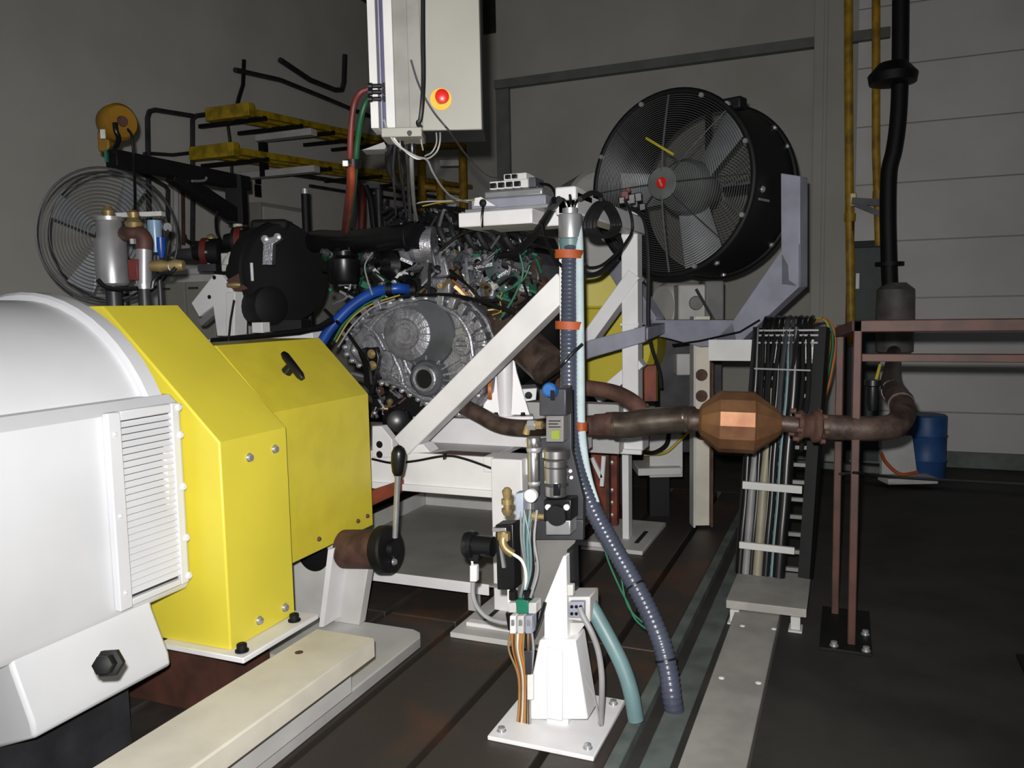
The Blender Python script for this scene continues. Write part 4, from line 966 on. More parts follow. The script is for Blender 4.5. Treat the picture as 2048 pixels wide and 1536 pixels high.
# right-hand connector box with hoses
t2 = thing('junction_block', 'grey junction block with lavender multi-pin plug right of the white stand post', 'junction box', S(1155, 1215))
put('box', splate(((1136, 1194), (1180, 1194), (1180, 1246), (1136, 1240)), .02, .09), GREYW, t2, bev=.004)
put('plug_face', splate(((1138, 1204), (1168, 1204), (1168, 1236), (1138, 1236)), .0, .02), LAV, t2, bev=.003)
for k in range(3):
    for j in range(2): put('pin_socket', MB().lathe(S(1144 + k * 9, 1213 + j * 14, -.001), -YY, [(0, .005), (.004, .005)], 8), BLACK, t2)
put('bracket', splate(((1140, 1246), (1172, 1246), (1150, 1275), (1140, 1275)), .03, .03), GREYW, t2)
solo('white_hose', 'off-white hose curving down from the lavender plug beside the white stand', 'hose', MB().tube(spline([S(1160, 1216, -.01), S(1166, 1232, -.02), S(1182, 1262, -.03), S(1196, 1300, -.03), S(1203, 1345, -.03), S(1204, 1390, -.02), S(1202, 1448, .02)]), .009, 10), WIREG)
solo('teal_pipe', 'thick dull teal hose leaning down to the right behind the white stand', 'hose', MB().tube(spline([S(1178, 1206, .08), S(1192, 1230, .07), S(1222, 1285, .05), S(1246, 1335, .04), S(1262, 1385, .03), S(1272, 1440, .03)]), .024, 14), TEAL)
solo('thin_floor_lead', 'thin dark lead leaning at the right foot of the white stand', 'wire', MB().tube(spline([S(1166, 1345, -.02), S(1176, 1370, -.04), S(1190, 1400, -.05), S(1200, 1450, -.06)]), .003, 6), WIREG)

# ================================================================== FAN
t = thing('drum_fan', 'large black industrial drum fan with wire guard and red centre badge', 'fan', P(1400, 550, 4.4))
az = math.radians(19)
FA = vec(math.sin(az), math.cos(az), 0); FL = vec(math.cos(az), -math.sin(az), 0)
fc = P(1339, 369, 4.25); R = .5 * 364 / F * 4.25
def fp(a, r, h=0.0): return fc + FA * h + (FL * math.cos(a) + ZZ * math.sin(a)) * r
D = .50
def cylband(r0, r1, h0, h1, n=64):
    return MB().lathe(fc, FA, [(h0, r0), (h0, r1), (h1, r1), (h1, r0), (h0, r0)], n, caps=False)
put('drum', cylband(R * .955, R * .985, 0.0, D), BLACKM, t)
put('front_rim', MB().tube([fp(2 * math.pi * i / 72, R * .985) for i in range(72)], .018, 10, closed=True), BLACKM, t)
put('rear_rim', MB().tube([fp(2 * math.pi * i / 72, R * .985, D) for i in range(72)], .018, 10, closed=True), BLACKM, t)
gw = MB(); rw = R * .95
for i in range(34):
    r = rw * (.16 + .84 * i / 33); h = -.07 * math.cos(r / rw * math.pi / 2) - .005
    gw.tube([fp(2 * math.pi * k / 60, r, h) for k in range(60)], .0017, 4, closed=True)
put('guard_wires', gw, FANW, t, kind='stuff')
gb = MB()
for i in range(26):
    r = rw * (.12 + .88 * i / 25)
    gb.tube([fp(2 * math.pi * k / 48, r, D + .01) for k in range(48)], .002, 4, closed=True)
put('rear_guard_wires', gb, BLACKM, t, kind='stuff')
for k in range(8):
    a = math.pi / 2 + k * math.pi / 4
    put('guard_spoke', MB().tube([fp(a, r_ * rw, -.072 * math.cos(r_ * math.pi / 2) - .008) for r_ in (.14, .3, .5, .7, .85, 1.0, 1.03)], .0055 if k % 4 == 0 else .003, 6), FANW if k % 4 == 0 else DGREY, t)
    b = fp(a + .35, R * .965, -.015)
    put('guard_clip', MB().lathe(b, -FA, [(0, .014), (.012, .012)], 10), STEEL, t)
put('centre_plate', MB().lathe(fp(0, 0, -.075), -FA, [(0, .085), (.006, .08)], 28), HUBG, t)
bd = put('badge', MB().lathe(fp(0, 0, -.082), -FA, [(0, .030), (.006, .026)], 20), REDB, t, label='round red badge with pale streak')
put('badge_streak', MB().obox(fp(0, 0, -.0895), (FL * .4 - ZZ * .9) * .02, (FL * .9 + ZZ * .4) * .006, FA * .001), mat('salmon', (226, 130, 110), .5), bd)
hh = D * .42
put('motor_hub', MB().lathe(fp(0, 0, hh), -FA, [(-.16, .10), (-.02, .15), (.06, .15), (.09, .13), (.095, .03)], 28), HUBG, t)
for k, a0 in enumerate((math.radians(177), math.radians(-77), math.radians(50))):
    wd = .095; vs = []
    def bp(r, s, th):                                    # pitched, widening blade
        half_ = wd * (0.75 + .45 * (r / R)); tw = math.radians(34 - 14 * r / R)
        er = FL * math.cos(a0) + ZZ * math.sin(a0); et = -FL * math.sin(a0) + ZZ * math.cos(a0)
        return fc + FA * hh + er * r + (et * math.cos(tw) + FA * math.sin(tw)) * s * half_ + (-et * math.sin(tw) + FA * math.cos(tw)) * (th + .012 * s * s)
    rs = [.10, .2, .3, .4, R * .90]; ss = [-1, -.5, 0, .5, 1]
    mbb = MB()
    vs = [bp(r, s, th) for th in (-.003, .003) for r in rs for s in ss]
    fs = []
    for L_ in range(2):
        o_ = L_ * 25
        for i in range(4):
            for j in range(4): fs.append((o_ + i * 5 + j, o_ + i * 5 + j + 1, o_ + (i + 1) * 5 + j + 1, o_ + (i + 1) * 5 + j))
    rim = [0, 1, 2, 3, 4, 9, 14, 19, 24, 23, 22, 21, 20, 15, 10, 5]
    for i in range(16): a_, b_ = rim[i], rim[(i + 1) % 16]; fs.append((a_, b_, b_ + 25, a_ + 25))
    mbb.add(vs, fs)
    put('blade', mbb, FANB, t)
for a in (math.radians(90), math.radians(-90), 0, math.pi):
    put('motor_strut', MB().beam(fp(a, .09, D - .08), fp(a, R * .96, D - .08), .03, .02, FA), BLACKM, t)
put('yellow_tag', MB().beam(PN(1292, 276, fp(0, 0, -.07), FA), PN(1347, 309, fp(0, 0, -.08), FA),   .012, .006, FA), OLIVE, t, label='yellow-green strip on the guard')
# lifting lug at top right of drum, corner bolts
b = fp(math.radians(47), R * 1.03, .06)
put('lug', MB().obox(b, FL * .05, ZZ * .03, FA * .04), BLACKM, t, bev=.01)
put('lug_bolt', MB().lathe(fp(math.radians(47), R * 1.0, .0), -FA, [(0, .02), (.012, .018)], 12), STEEL, t)
for dg, h in ((25, D * .98), (-42, D * .95), (-8, .10), (-62, .10), (-80, D * .9), (40, D * .95)):
    a = math.radians(dg); p = fp(a, R * .985, h); bolt(t, p, FL * math.cos(a) + ZZ * math.sin(a), .013, .012, STEEL)
put('rating_plate', MB().obox(fp(math.radians(-14), R * .988, .14), FA * .06, ZZ * .006, FL * .002), MGREY, t)
# yoke in the plane through the drum middle
yp = fc + FA * (D * .42); T_ = FA * .10
def Y_(u, w): return PN(u, w, yp, FA)
t = thing('fan_yoke', 'lavender-grey octagonal steel yoke and arm carrying the big black fan', 'bracket', Y_(1370, 690))
put('yoke_arm', MB().prism([Y_(u, w) for u, w in ((1561, 346), (1600, 352), (1600, 575), (1562, 570))], T_), LAV, t, bev=.005)
put('yoke_arm', MB().prism([Y_(u, w) for u, w in ((1562, 500), (1600, 572), (1514, 652), (1474, 690), (1420, 690), (1466, 640))], T_), LAV, t, bev=.005)
put('yoke_base', MB().prism([Y_(u, w) for u, w in ((1292, 630), (1306, 640), (1466, 640), (1476, 690), (1400, 694), (1340, 678), (1292, 668))], T_), LAV, t, bev=.005)
put('yoke_arm', MB().prism([Y_(u, w) for u, w in ((1206, 528), (1240, 520), (1312, 636), (1292, 668), (1250, 600))], T_), LAV, t, bev=.005)
q = [PY(u, w, 3.96) for u, w in ((1160, 688), (1180, 680), (1290, 652), (1290, 684), (1180, 716), (1160, 724))]
put('support_arm', MB().prism(q, (0, .07, 0)), LAV, t, bev=.004)
pa = PY(1282, 668, 3.99)
put('arm_link', MB().beam(pa, Y_(1312, 656) + FA * .05, .07, .06), LAV, t, bev=.004)
put('pivot_plate', MB().prism([Y_(u, w) - FA * .004 for u, w in ((1576, 488), (1600, 488), (1600, 575), (1580, 560))], -FA * .01), LAV, t)
put('stay_rod', MB().tube([Y_(1345, 690), Y_(1400, 682), Y_(1480, 664), Y_(1520, 640)], .006, 8), BLACK, t)

# ================================================================== yellow hood and gear behind the frame, right-centre
t = thing('round_hood', 'yellow round-ended machine hood far behind the white frame brace', 'hood', P(1220, 800, 5.2))
hp_ = P(1215, 690, 5.1)
hd = 5.1 / F
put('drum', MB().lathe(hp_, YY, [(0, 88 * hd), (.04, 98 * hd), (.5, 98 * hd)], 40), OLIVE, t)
put('hood_top', MB().obox(P(1196, 582, 5.2), R0 * 36 * hd, BK * .2, ZZ * 36 * hd), YELLOW, t, bev=.02)
put('front_rim', MB().lathe(hp_ + vec(0, -.01, 0), YY, [(0, 80 * hd), (0, 88 * hd), (.02, 90 * hd), (.02, 80 * hd)], 40), YELLOW, t)
put('side_panel', MB().obox(P(1302, 740, 5.2), R0 * 10 * hd, BK * .06, ZZ * 62 * hd), YELLOW, t, bev=.004)
put('hood_leg', MB().obox(vec(P(1215, 780, 5.3)[0], P(1215, 780, 5.3)[1], .35), R0 * .12, BK * .1, ZZ * .35), BLACKM, t)
solo('red_sleeve', 'brown-red square sleeve below the yellow panel right of the rear post', 'post', MB().obox(P(1299, 766, 4.5), R0 * .034, BK * .03, ZZ * .10), REDLEAD, bev=.003)
# perforated steel stanchion
t = thing('stanchion', 'cream steel stanchion with round rust-coloured holes left of the cable ladder', 'post', PZ(1405, 985, 0))
sp = P(1403, 780, 4.6)
sb = vec(sp[0], sp[1], 0)
put('web', MB().obox(vec(sb[0], sb[1], .62), R0 * .052, BK * .008, ZZ * .60), CREAM, t)
put('flange', MB().obox(vec(*(sb[:2] - R0[:2] * .05), .62), R0 * .006, BK * .05, ZZ * .60), GREYW, t)
put('flange', MB().obox(vec(*(sb[:2] + R0[:2] * .05), .62), R0 * .006, BK * .05, ZZ * .60), RUST, t)
for w in (708, 750, 792, 868): put('hole', MB().lathe(P(1403, w, 4.58), -BK, [(0, .034), (.004, .034)], 20), RUST, t)
# pump and white electrical boxes beneath the yoke
t = thing('pump_motor', 'pale grey electric pump with round end cover and terminal box below the fan', 'motor', P(1375, 690, 5.4))
hd = 5.4 / F
put('body', MB().lathe(P(1345, 612, 5.4), (R0 * .9 + BK * .4), [(-.08, 40 * hd), (-.05, 46 * hd), (.26, 46 * hd), (.28, 34 * hd)], 28), GREYW, t)
put('terminal_box', MB().obox(P(1385, 605, 5.2), R0 * 32 * hd, BK * .08, ZZ * 34 * hd), GREYW, t, bev=.012)
put('box_lid', MB().obox(P(1422, 602, 5.2), R0 * 18 * hd, BK * .1, ZZ * 38 * hd), MGREY, t, bev=.012)
put('round_cover', MB().lathe(P(1392, 606, 5.08), -BK, [(0, .045), (.012, .04)], 20), MGREY, t)
put('lever', MB().beam(P(1392, 578, 5.05), P(1424, 634, 5.05), .018, .018), RUBBER, t)
put('stand', MB().obox(P(1375, 780, 5.4), R0 * .2, BK * .1, ZZ * .40), DGREY, t)
put('white_cap', MB().obox(P(1372, 728, 5.25), R0 * .07, BK * .05, ZZ * .07), GREYW, t, bev=.01)
t = thing('grey_cabinet', 'low pale cabinet behind the exhaust pipe with a projecting plinth', 'cabinet', PZ(1320, 945, 0))
cp_ = P(1320, 900, 5.0)
put('body', MB().obox(P(1325, 905, 5.0), R0 * .10, BK * .12, ZZ * .13), GREYW, t, bev=.004)
put('plinth', MB().obox(P(1312, 935, 4.95), R0 * .13, BK * .13, ZZ * .022), GREYW, t, bev=.004)
pz = P(1312, 935, 4.95)
put('pedestal_leg', MB().obox(vec(pz[0], pz[1] + .05, pz[2] / 2 - .01), R0 * .06, BK * .06, ZZ * (pz[2] / 2 - .01)), BLACKM, t)
put('hose_loop', MB().tube(sight([(1290, 905, 4.75), (1310, 905, 4.7), (1332, 890, 4.7), (1338, 865, 4.7), (1336, 845, 4.75)]), .013, 8), BLACK, t)
put('hose_loop', MB().tube(sight([(1290, 910, 4.8), (1330, 905, 4.7), (1360, 880, 4.7), (1380, 862, 4.7)]), .008, 8), WIREY, t)

# ================================================================== right-hand wall equipment
def pipe(name, label, pts, r, mt_, collars=(), cm=None):
    t_ = thing(name, label, 'pipe', pts[-1])
    put('tube', MB().tube(pts, r, 14), mt_, t_)
    for (p, rr, hgt) in collars: put('collar', MB().lathe(p, ZZ, [(-hgt, rr), (hgt, rr)], 14), cm or mt_, t_)
    return t_
yw = YW - .12
yy = [PY(1697, -40, yw), PY(1697, 150, yw), PY(1699, 430, yw), PY(1702, 640, yw), PY(1703, 690, yw)]
pipe('gas_pipe', 'yellow wall pipe beside the pilaster, with dark red union', yy, .032, YPIPE, [(PY(1700, 435, yw), .042, .03)], YPIPE)
u_ = LOC.get('gas_pipe'); gp = bpy.data.objects['gas_pipe']
put('red_union', MB().lathe(PY(1700, 480, yw), ZZ, [(0, .03), (.17, .03)], 14), REDH, gp)
put('valve', MB().obox(PY(1704, 400, yw), (.03, 0, 0), (0, .03, 0), (0, 0, .05)), BRASS, gp, bev=.005)
yy = [PY(1752, -40, yw), PY(1752, 300, yw), PY(1758, 492, yw)]
pipe('gas_pipe', 'yellow wall pipe immediately left of the thick black vertical pipe', yy, .03, YPIPE, [(PY(1756, 395, yw), .04, .05)], YPIPE)
t = thing('wall_bracket', 'dark grey triangular pipe bracket between the two yellow wall pipes', 'bracket', PY(1730, 420, yw - .05))
put('arm', MB().beam(PY(1704, 402, yw - .08), PY(1766, 406, yw - .1), .05, .05), DGREY, t)
put('stay', MB().beam(PY(1712, 408, yw - .08), PY(1766, 430, yw - .1), .04, .04), DGREY, t)
t = thing('exhaust_stack', 'thick black vertical exhaust stack with flange and round silencer by the pale wall', 'exhaust pipe', PY(1790, 690, YW - .3))
ye = YW - .3
sp_ = spline([PY(1802, -60, ye), PY(1800, 150, ye), PY(1796, 240, ye), PY(1788, 300, ye), PY(1778, 345, ye), PY(1776, 430, ye), PY(1778, 520, ye), PY(1780, 575, ye)])
put('stack_pipe', MB().tube(sp_, .058, 18), BLACKM, t)
put('hood', MB().lathe(PY(1785, 172, ye), ZZ, [(0, .07), (.02, .16), (.08, .17), (.16, .10)], 24), BLACKM, t)
put('flange', MB().lathe(PY(1779, 528, ye), ZZ, [(-.015, .10), (.015, .10)], 24), BLACKM, t)
put('silencer', MB().lathe(PY(1790, 638, ye), ZZ, [(-.27, .08), (-.24, .13), (0, .135), (.22, .13), (.27, .07)], 28), mat('silencer_grey', (104, 102, 98), .6, dirt=.2), t)
put('lower_body', MB().lathe(PY(1790, 692, ye), ZZ, [(-.01, .07), (.02, .12), (.14, .12)], 24), BLACKM, t)
t = thing('wall_board', 'pale leaning board by the blue drum at far right', 'board', PZ(1800, 955, 0))
q = [P(u, w, 5.7) for u, w in ((1764, 960), (1764, 880), (1825, 872), (1835, 950))]
put('board', MB().prism(q, BK * .04), GREYW, t, bev=.003)
put('foot', MB().obox(P(1815, 958, 5.6), R0 * .17, BK * .08, ZZ * .02), GREYW, t, bev=.003)
put('rope', MB().tube(sight([(1762, 905, 5.6), (1772, 925, 5.55), (1800, 948, 5.5), (1835, 945, 5.5)]), .012, 8), STRAP, t)
solo('blue_drum', 'blue plastic drum standing by the wall at far right', 'drum', MB().lathe(vec(P(1852, 930, 5.9)[0], P(1852, 930, 5.9)[1], 0), ZZ, [(0, .12), (.02, .13), (.12, .13), (.13, .137), (.14, .13), (.30, .13), (.31, .137), (.32, .13), (.45, .13), (.46, .12)], 28), mat('blue_drum_plastic', (44, 84, 138), .5))
solo('floor_rail', 'grey steel rail lying along the foot of the right wall', 'rail', MB().beam(PZ(1590, 925, .05), PZ(1765, 940, .05), .06, .05), KERB, bev=.004)
# pale round duct behind fan (left)
t = thing('round_duct', 'pale grey round duct end behind the left rim of the drum fan', 'duct', P(1180, 420, 5.6))
hd = 5.6 / F
put('duct_end', MB().lathe(P(1205, 410, 5.6), (R0 * -.2 + BK), [(0, 66 * hd), (.03, 74 * hd), (.5, 74 * hd)], 40), mat('duct_grey', (168, 166, 160), .6), t)
put('duct_box', MB().obox(P(1195, 515, 5.6), R0 * 30 * hd, BK * .15, ZZ * 38 * hd), GREYW, t, bev=.01)
put('duct_leg', MB().obox(vec(P(1195, 515, 5.7)[0], P(1195, 515, 5.7)[1], .75), R0 * .05, BK * .05, ZZ * .75), MGREY, t)

# ================================================================== HANGING CONTROL CABINET
t = thing('control_cabinet', 'light grey control cabinet with red and yellow emergency button hanging at top centre', 'control cabinet', P(890, 200, 2.55))
CD = 2.5; cp0 = P(895, 200, CD)
def K(u, w, back=0.0): return PN(u, w, cp0 + BK * back, BK)
wl, wr_ = K(822, 262), K(968, 262)
hgt = 1.0
cmid = (wl + wr_) / 2
dep = .17
put('enclosure', MB().obox(cmid + BK * (dep / 2 + .006) + ZZ * hgt / 2, R0 * np.linalg.norm(wr_ - wl) / 2, BK * dep / 2, ZZ * hgt / 2), BLACKM, t, bev=.003)
put('door', MB().obox(cmid + R0 * -.002 + ZZ * (hgt / 2 + .002), R0 * (np.linalg.norm(wr_ - wl) / 2 - .004), BK * .006, ZZ * hgt / 2), CABG, t, bev=.003)
ec = K(882, 199, -.006)
es = put('button_collar', MB().lathe(ec, -BK, [(0, .033), (.004, .033)], 32), YDISC, t)
put('button_stem', MB().lathe(ec - BK * .004, -BK, [(0, .016), (.016, .016)], 24), YDISC, es)
put('push_button', MB().lathe(ec - BK * .018 + R0 * .005 + ZZ * .003, -BK + R0 * .05, [(0, .017), (.006, .0215), (.014, .0205), (.019, .012)], 28), REDB, es)
q0, q1 = K(822, 258), K(800, 258)
def vstrip(name, u0, u1, wb, back, dp, mt_):
    a, b = K(u0, wb, back), K(u1, wb, back); L_ = np.linalg.norm(b - a)
    return put(name, MB().obox((a + b) / 2 + ZZ * .45 + BK * dp / 2, R0 * L_ / 2, BK * dp / 2, ZZ * .45), mt_, t, bev=.002)
vstrip('side_column', 820, 846, 261, -.014, .02, mat('cabinet_grey_dull', (132, 131, 124), .55))
vstrip('side_column', 791, 821, 261, -.004, .10, mat('cabinet_grey_dull', (132, 131, 124)))
vstrip('trunking', 773, 791, 258, -.02, .12, GREYW)
vstrip('trunking', 742, 758, 256, .0, .10, GREYW)
vstrip('trunking_slot', 756, 775, 258, .03, .06, mat('violet_plastic', (74, 72, 98), .5))  # dark violet strip set back between the two pale trunkings
vstrip('trunking_edge', 763, 766, 256, .012, .02, LAV)
put('bottom_plate', MB().obox(K(808, 272, .02), R0 * .062, BK * .06, ZZ * .014), CABG, t, bev=.003)
q = [K(u, w, .05) for u, w in ((724, 300), (768, 284), (772, 292), (770, 298))]
put('sunshade', MB().prism(q, BK * .08), MGREY, t)
for k, w in enumerate((172, 184, 198)):
    put('cable_gland', MB().lathe(K(756, w, -.002), -R0, [(-.01, .007), (.015, .007), (.018, .010), (.03, .010)], 10), BLACK, t)
    put('gland_nut', MB().lathe(K(770, w, -.004), -BK, [(0, .009), (.01, .009)], 6), BLACK, t)
for (u, w) in ((800, 276), (824, 282)): put('underside_gland', MB().lathe(K(u, w + 6, .03), -ZZ, [(0, .012), (.03, .012), (.035, .008)], 10), BLACK, t)
put('chrome_socket', MB().lathe(K(820, 270, -.03), -BK + ZZ * .3, [(0, .008), (.014, .008)], 12), CHROME, t)
put('hanger_tube', MB().cyl(cmid + BK * .09 + ZZ * hgt, vec((cmid + BK * .09)[0], (cmid + BK * .09)[1], 5.0), .03, 14), DGREY, t)
put('ceiling_flange', MB().lathe(vec((cmid + BK * .09)[0], (cmid + BK * .09)[1], 4.98), ZZ, [(0, .08), (.02, .08)], 20), DGREY, t)
solo('cabinet_cable', 'thick black cable hanging down the front of the grey control cabinet', 'cable', MB().tube(spline([K(846, -60, -.03), K(846, 60, -.03), K(847, 150, -.03), K(845, 200, -.035), K(841, 238, -.03), K(836, 246, -.03), K(842, 256, -.03)]), .0075, 8), BLACK)
solo('grey_lead', 'thin grey lead slanting across the cabinet front below the emergency button', 'wire', MB().tube(spline([K(822, 120, -.02), K(834, 160, -.02), K(848, 192, -.022), K(868, 225, -.02), K(890, 252, -.02), K(900, 264, -.01), K(925, 300, .15), K(950, 330, .3), K(975, 352, .45), K(1000, 358, .6)]), .0032, 7), DGREY)
t = thing('white_leads', 'thin white leads looping below the control cabinet down to the frame shelf', 'wire', K(860, 320, .05))
put('lead', MB().tube(spline([K(768, 240, -.02), K(776, 262, -.03), K(790, 285, -.03), K(812, 302, -.02), K(835, 314, .0), K(854, 320, .03), K(866, 345, .1), K(885, 375, .25), K(905, 394, .4), K(935, 404, .55)]), .0036, 7), WIREG, t)
put('lead', MB().tube(spline([K(776, 258, -.025), K(800, 292, -.02), K(830, 316, .0), K(850, 316, .03)]), .003, 6), WIREW, t)
put('lead', MB().tube(spline([K(880, 258, .03), K(880, 282, .0), K(874, 302, .0), K(862, 314, .02), K(852, 318, .03)]), .0028, 6), WIREG, t)
put('lead', MB().tube(spline([K(872, 258, .03), K(873, 285, .0), K(864, 304, .0), K(850, 312, .02)]), .0024, 6), WIREG, t)
put('lead', MB().tube(spline([K(840, 262, .02), K(843, 285, .0), K(846, 300, .02)]), .0026, 6), WIREG, t)
t = thing('hanging_loom', 'dark cable loops and leads hanging under the control cabinet toward the engine', 'cable', P(800, 400, 2.9))
for q, r, mt_ in (([(782, 285, 2.6), (776, 310, 2.62), (779, 340, 2.7), (792, 364, 2.8), (806, 366, 2.85), (816, 348, 2.8), (822, 310, 2.65), (818, 285, 2.6)], .011, BLACK),
                  ([(798, 285, 2.6), (800, 330, 2.65), (806, 380, 2.8), (812, 430, 3.2)], .006, BLACK),
                  ([(822, 285, 2.6), (824, 350, 2.7), (828, 410, 3.0), (834, 440, 3.3)], .007, MGREY),
                  ([(790, 290, 2.6), (786, 340, 2.7), (790, 400, 2.9), (792, 430, 3.2)], .004, DGREY),
                  ([(812, 290, 2.6), (816, 340, 2.7), (818, 400, 2.9), (822, 440, 3.2)], .006, DGREY)):
    put('lead', MB().tube(sight(q), r, 8), mt_, t)
solo('red_hose', 'dark red hose hanging from the cabinet glands down to the engine', 'hose', MB().tube(sight([(736, 178, 2.58), (720, 186, 2.58), (708, 210, 2.6), (702, 260, 2.62), (700, 320, 2.66), (698, 375, 2.75), (692, 425, 3.0), (687, 466, 3.5)]), [.007 + .003 * min(1, i / 12) for i in range(57)], 12), REDH)
solo('orange_hose', 'orange-red hose hanging beside the dark red one in its lower half', 'hose', MB().tube(sight([(704, 326, 2.64), (704, 370, 2.72), (698, 420, 2.98), (692, 462, 3.45)]), .011, 10), REDO)
solo('green_hose', 'green hose hanging from the cabinet glands behind the red hose', 'hose', MB().tube(sight([(744, 190, 2.58), (732, 204, 2.6), (722, 235, 2.62), (715, 280, 2.66), (711, 325, 2.7), (708, 370, 2.78), (702, 420, 3.0), (697, 462, 3.5)]), [.007 + .003 * min(1, i / 14) for i in range(57)], 12), GREEN)
t = thing('hose_tie', 'black tie with white tag bundling the red and green hoses', 'strap', P(704, 326, 2.65))
put('band', MB().lathe(P(706, 328, 2.66), ZZ, [(-.012, .026), (.012, .026)], 16), BLACK, t)
put('tag', MB().obox(P(691, 327, 2.63), R0 * .009, BK * .006, ZZ * .009), LABELW, t, bev=.002)

# ================================================================== LEFT BACKGROUND
WX = -5.45
# wall conduits
def wallpipe(label, pts, r=.022, mt_=DGREY, X=WX):
    solo('wall_conduit', label, 'pipe', MB().tube([PX(u, w, X) for u, w in pts], r, 8), mt_)
wallpipe('dark conduit loop rising left of the upper yellow rack on the left wall', [(300, 560), (298, 420), (296, 300), (295, 236), (299, 223), (310, 220), (386, 232)])
wallpipe('dark vertical conduit running down between the two yellow racks', [(385, 500), (386, 380), (385, 300), (385, 240), (392, 232), (425, 227)])
wallpipe('thin dark conduit linking to the lower yellow rack at its left end', [(288, 308), (300, 307), (345, 310), (388, 305)], .016)
wallpipe('thin dark cable drop crossing below the upper yellow rack', [(456, 252), (460, 280), (463, 310), (464, 352)], .016)
wallpipe('dark cable drop from above to the upper yellow rack', [(488, 120), (486, 170), (478, 195), (473, 216)], .02, BLACK)
wallpipe('upper of two dark sloping pipes at the top of the left wall', [(560, 120), (620, 160), (670, 180), (684, 180), (688, 165), (690, 110)], .03)
wallpipe('lower of two dark sloping pipes at the top of the left wall', [(470, 140), (560, 160), (640, 192), (712, 222), (760, 240)], .026)
wallpipe('dark bent conduit under the black jib arm near its left half', [(252, 330), (300, 355), (330, 372), (336, 380), (336, 480)], .02, DGREY)
wallpipe('pale vertical pipe left of the black jib post', [(352, 490), (352, 375)], .025, GREYW)
wallpipe('rust-streaked vertical pipe beside the pale one left of the jib post', [(367, 490), (366, 380)], .016, FRAMER)
wallpipe('grey conduit bending to the right near the wall foot behind the red valves', [(368, 470), (371, 480), (380, 486), (415, 486)], .02, DGREY)
wallpipe('long thin dark pipe running along the left wall below the lower rack', [(560, 345), (700, 366), (830, 388), (930, 404)], .025, DGREY)
wallpipe('second long thin dark pipe below it along the left wall', [(620, 372), (720, 388), (840, 404), (930, 416)], .02, DGREY)
# yellow cantilever racks
RX = -5.1
def rack(label, ends, arms, group=None):
    t_ = thing('cable_rack', label, 'rack', PX(ends[0][0], ends[0][1], RX))
    (u0, w0), (u1, w1) = ends
    for dx, dz in ((0, 0), (.16, 0), (.32, 0)):
        a, b = PX(u0, w0, RX), PX(u1, w1, RX)
        put('beam', MB().beam(a + vec(dx, 0, dz), b + vec(dx, 0, dz), .055, .055), YRACK, t_, bev=.006)
    a, b = PX(u0, w0, RX), PX(u1, w1, RX)
    put('end_bar', MB().box(a[0] - .05, a[0] + .42, a[1] - .03, a[1] + .05, a[2] - .06, a[2] + .05), YRACK, t_, bev=.006)
    for k in range(5):
        y = a[1] + (b[1] - a[1]) * (k + .5) / 5; z = a[2] + (b[2] - a[2]) * (k + .5) / 5
        put('cross_bar', MB().box(a[0] - .38, a[0] + .36, y - .02, y + .02, z - .055, z - .02), BLACKM, t_)
    for (u2, w2, ln, X2) in arms:
        c_ = PX(u2, w2, X2)
        put('lamp_bar', MB().box(c_[0] - ln, c_[0], c_[1] - .05, c_[1] + .05, c_[2] - .03, c_[2] + .03), GREYW, t_, bev=.006)
        put('bar_hanger', MB().box(c_[0] - ln + .02, c_[0] - ln + .08, c_[1] - .03, c_[1] + .03, c_[2] - .35, c_[2] - .04), BLACKM, t_)
    return t_
rack('upper yellow cable rack with pale cross bar on the left wall', ((424, 228), (745, 292)), [(628, 264, .62, -4.45)])
rack('lower yellow cable rack with pale cross bar on the left wall', ((392, 306), (900, 378)), [(634, 338, .95, -4.45)])
t = thing('pipe_goalpost', 'yellow pipe goalpost in the far left corner behind the cabinet', 'frame', P(900, 330, 9.0))
for (a_, b_) in (((925, 290, 9.6), (927, 420, 9.6)), ((842, 290, 9.6), (845, 440, 9.6)), ((880, 360, 9.4), (884, 470, 9.4))):
    put('pipe', MB().cyl(P(*a_), P(*b_), .05, 10), YPIPE, t)
put('cross_pipe', MB().cyl(P(838, 292, 9.6), P(928, 290, 9.6), .05, 10), YPIPE, t)
put('cross_pipe', MB().cyl(P(838, 372, 9.6), P(930, 384, 9.6), .04, 10), YPIPE, t)
put('pale_bar', MB().beam(P(880, 327, 9.2), P(918, 326, 9.2), .06, .07), GREYW, t, bev=.004)
# jib crane
JX = -3.55
t = thing('jib_crane', 'black wall jib crane with diagonal brace and thick post, left background', 'crane', PX(474, 560, JX))
a, b = PX(222, 316, JX), PX(492, 368, JX)
put('jib_arm', MB().beam(a, b, .08, .085), BLACKM, t, bev=.004)
put('brace', MB().beam(PX(342, 348, JX), PX(470, 432, JX), .07, .085), BLACKM, t, bev=.004)
pq = PX(474, 400, JX); hw = abs(PX(456, 400, JX)[1] - PX(490, 400, JX)[1]) / 2
pc = P(473, 400, float(np.dot(pq - CAM, FW)))
ztop_, zbot_ = PX(474, 352, JX)[2], PX(474, 448, JX)[2]
put('post', MB().obox(vec(pc[0], pc[1], (ztop_ + zbot_) / 2), R0 * .052, BK * .052, ZZ * (ztop_ - zbot_) / 2), BLACKM, t, bev=.004)
put('post_pipe', MB().cyl(vec(pc[0], pc[1], 0), vec(pc[0], pc[1], zbot_), .03, 14), CREAM, t)
put('post_flange', MB().lathe(vec(pc[0], pc[1], 0), ZZ, [(0, .12), (.015, .12)], 20), BLACKM, t)
put('cable_hook', MB().tube(spline([PX(384, 362, JX + .05), PX(400, 362, JX + .05), PX(410, 360, JX + .05), PX(413, 355, JX + .05)]), .008, 7), STEEL, t)
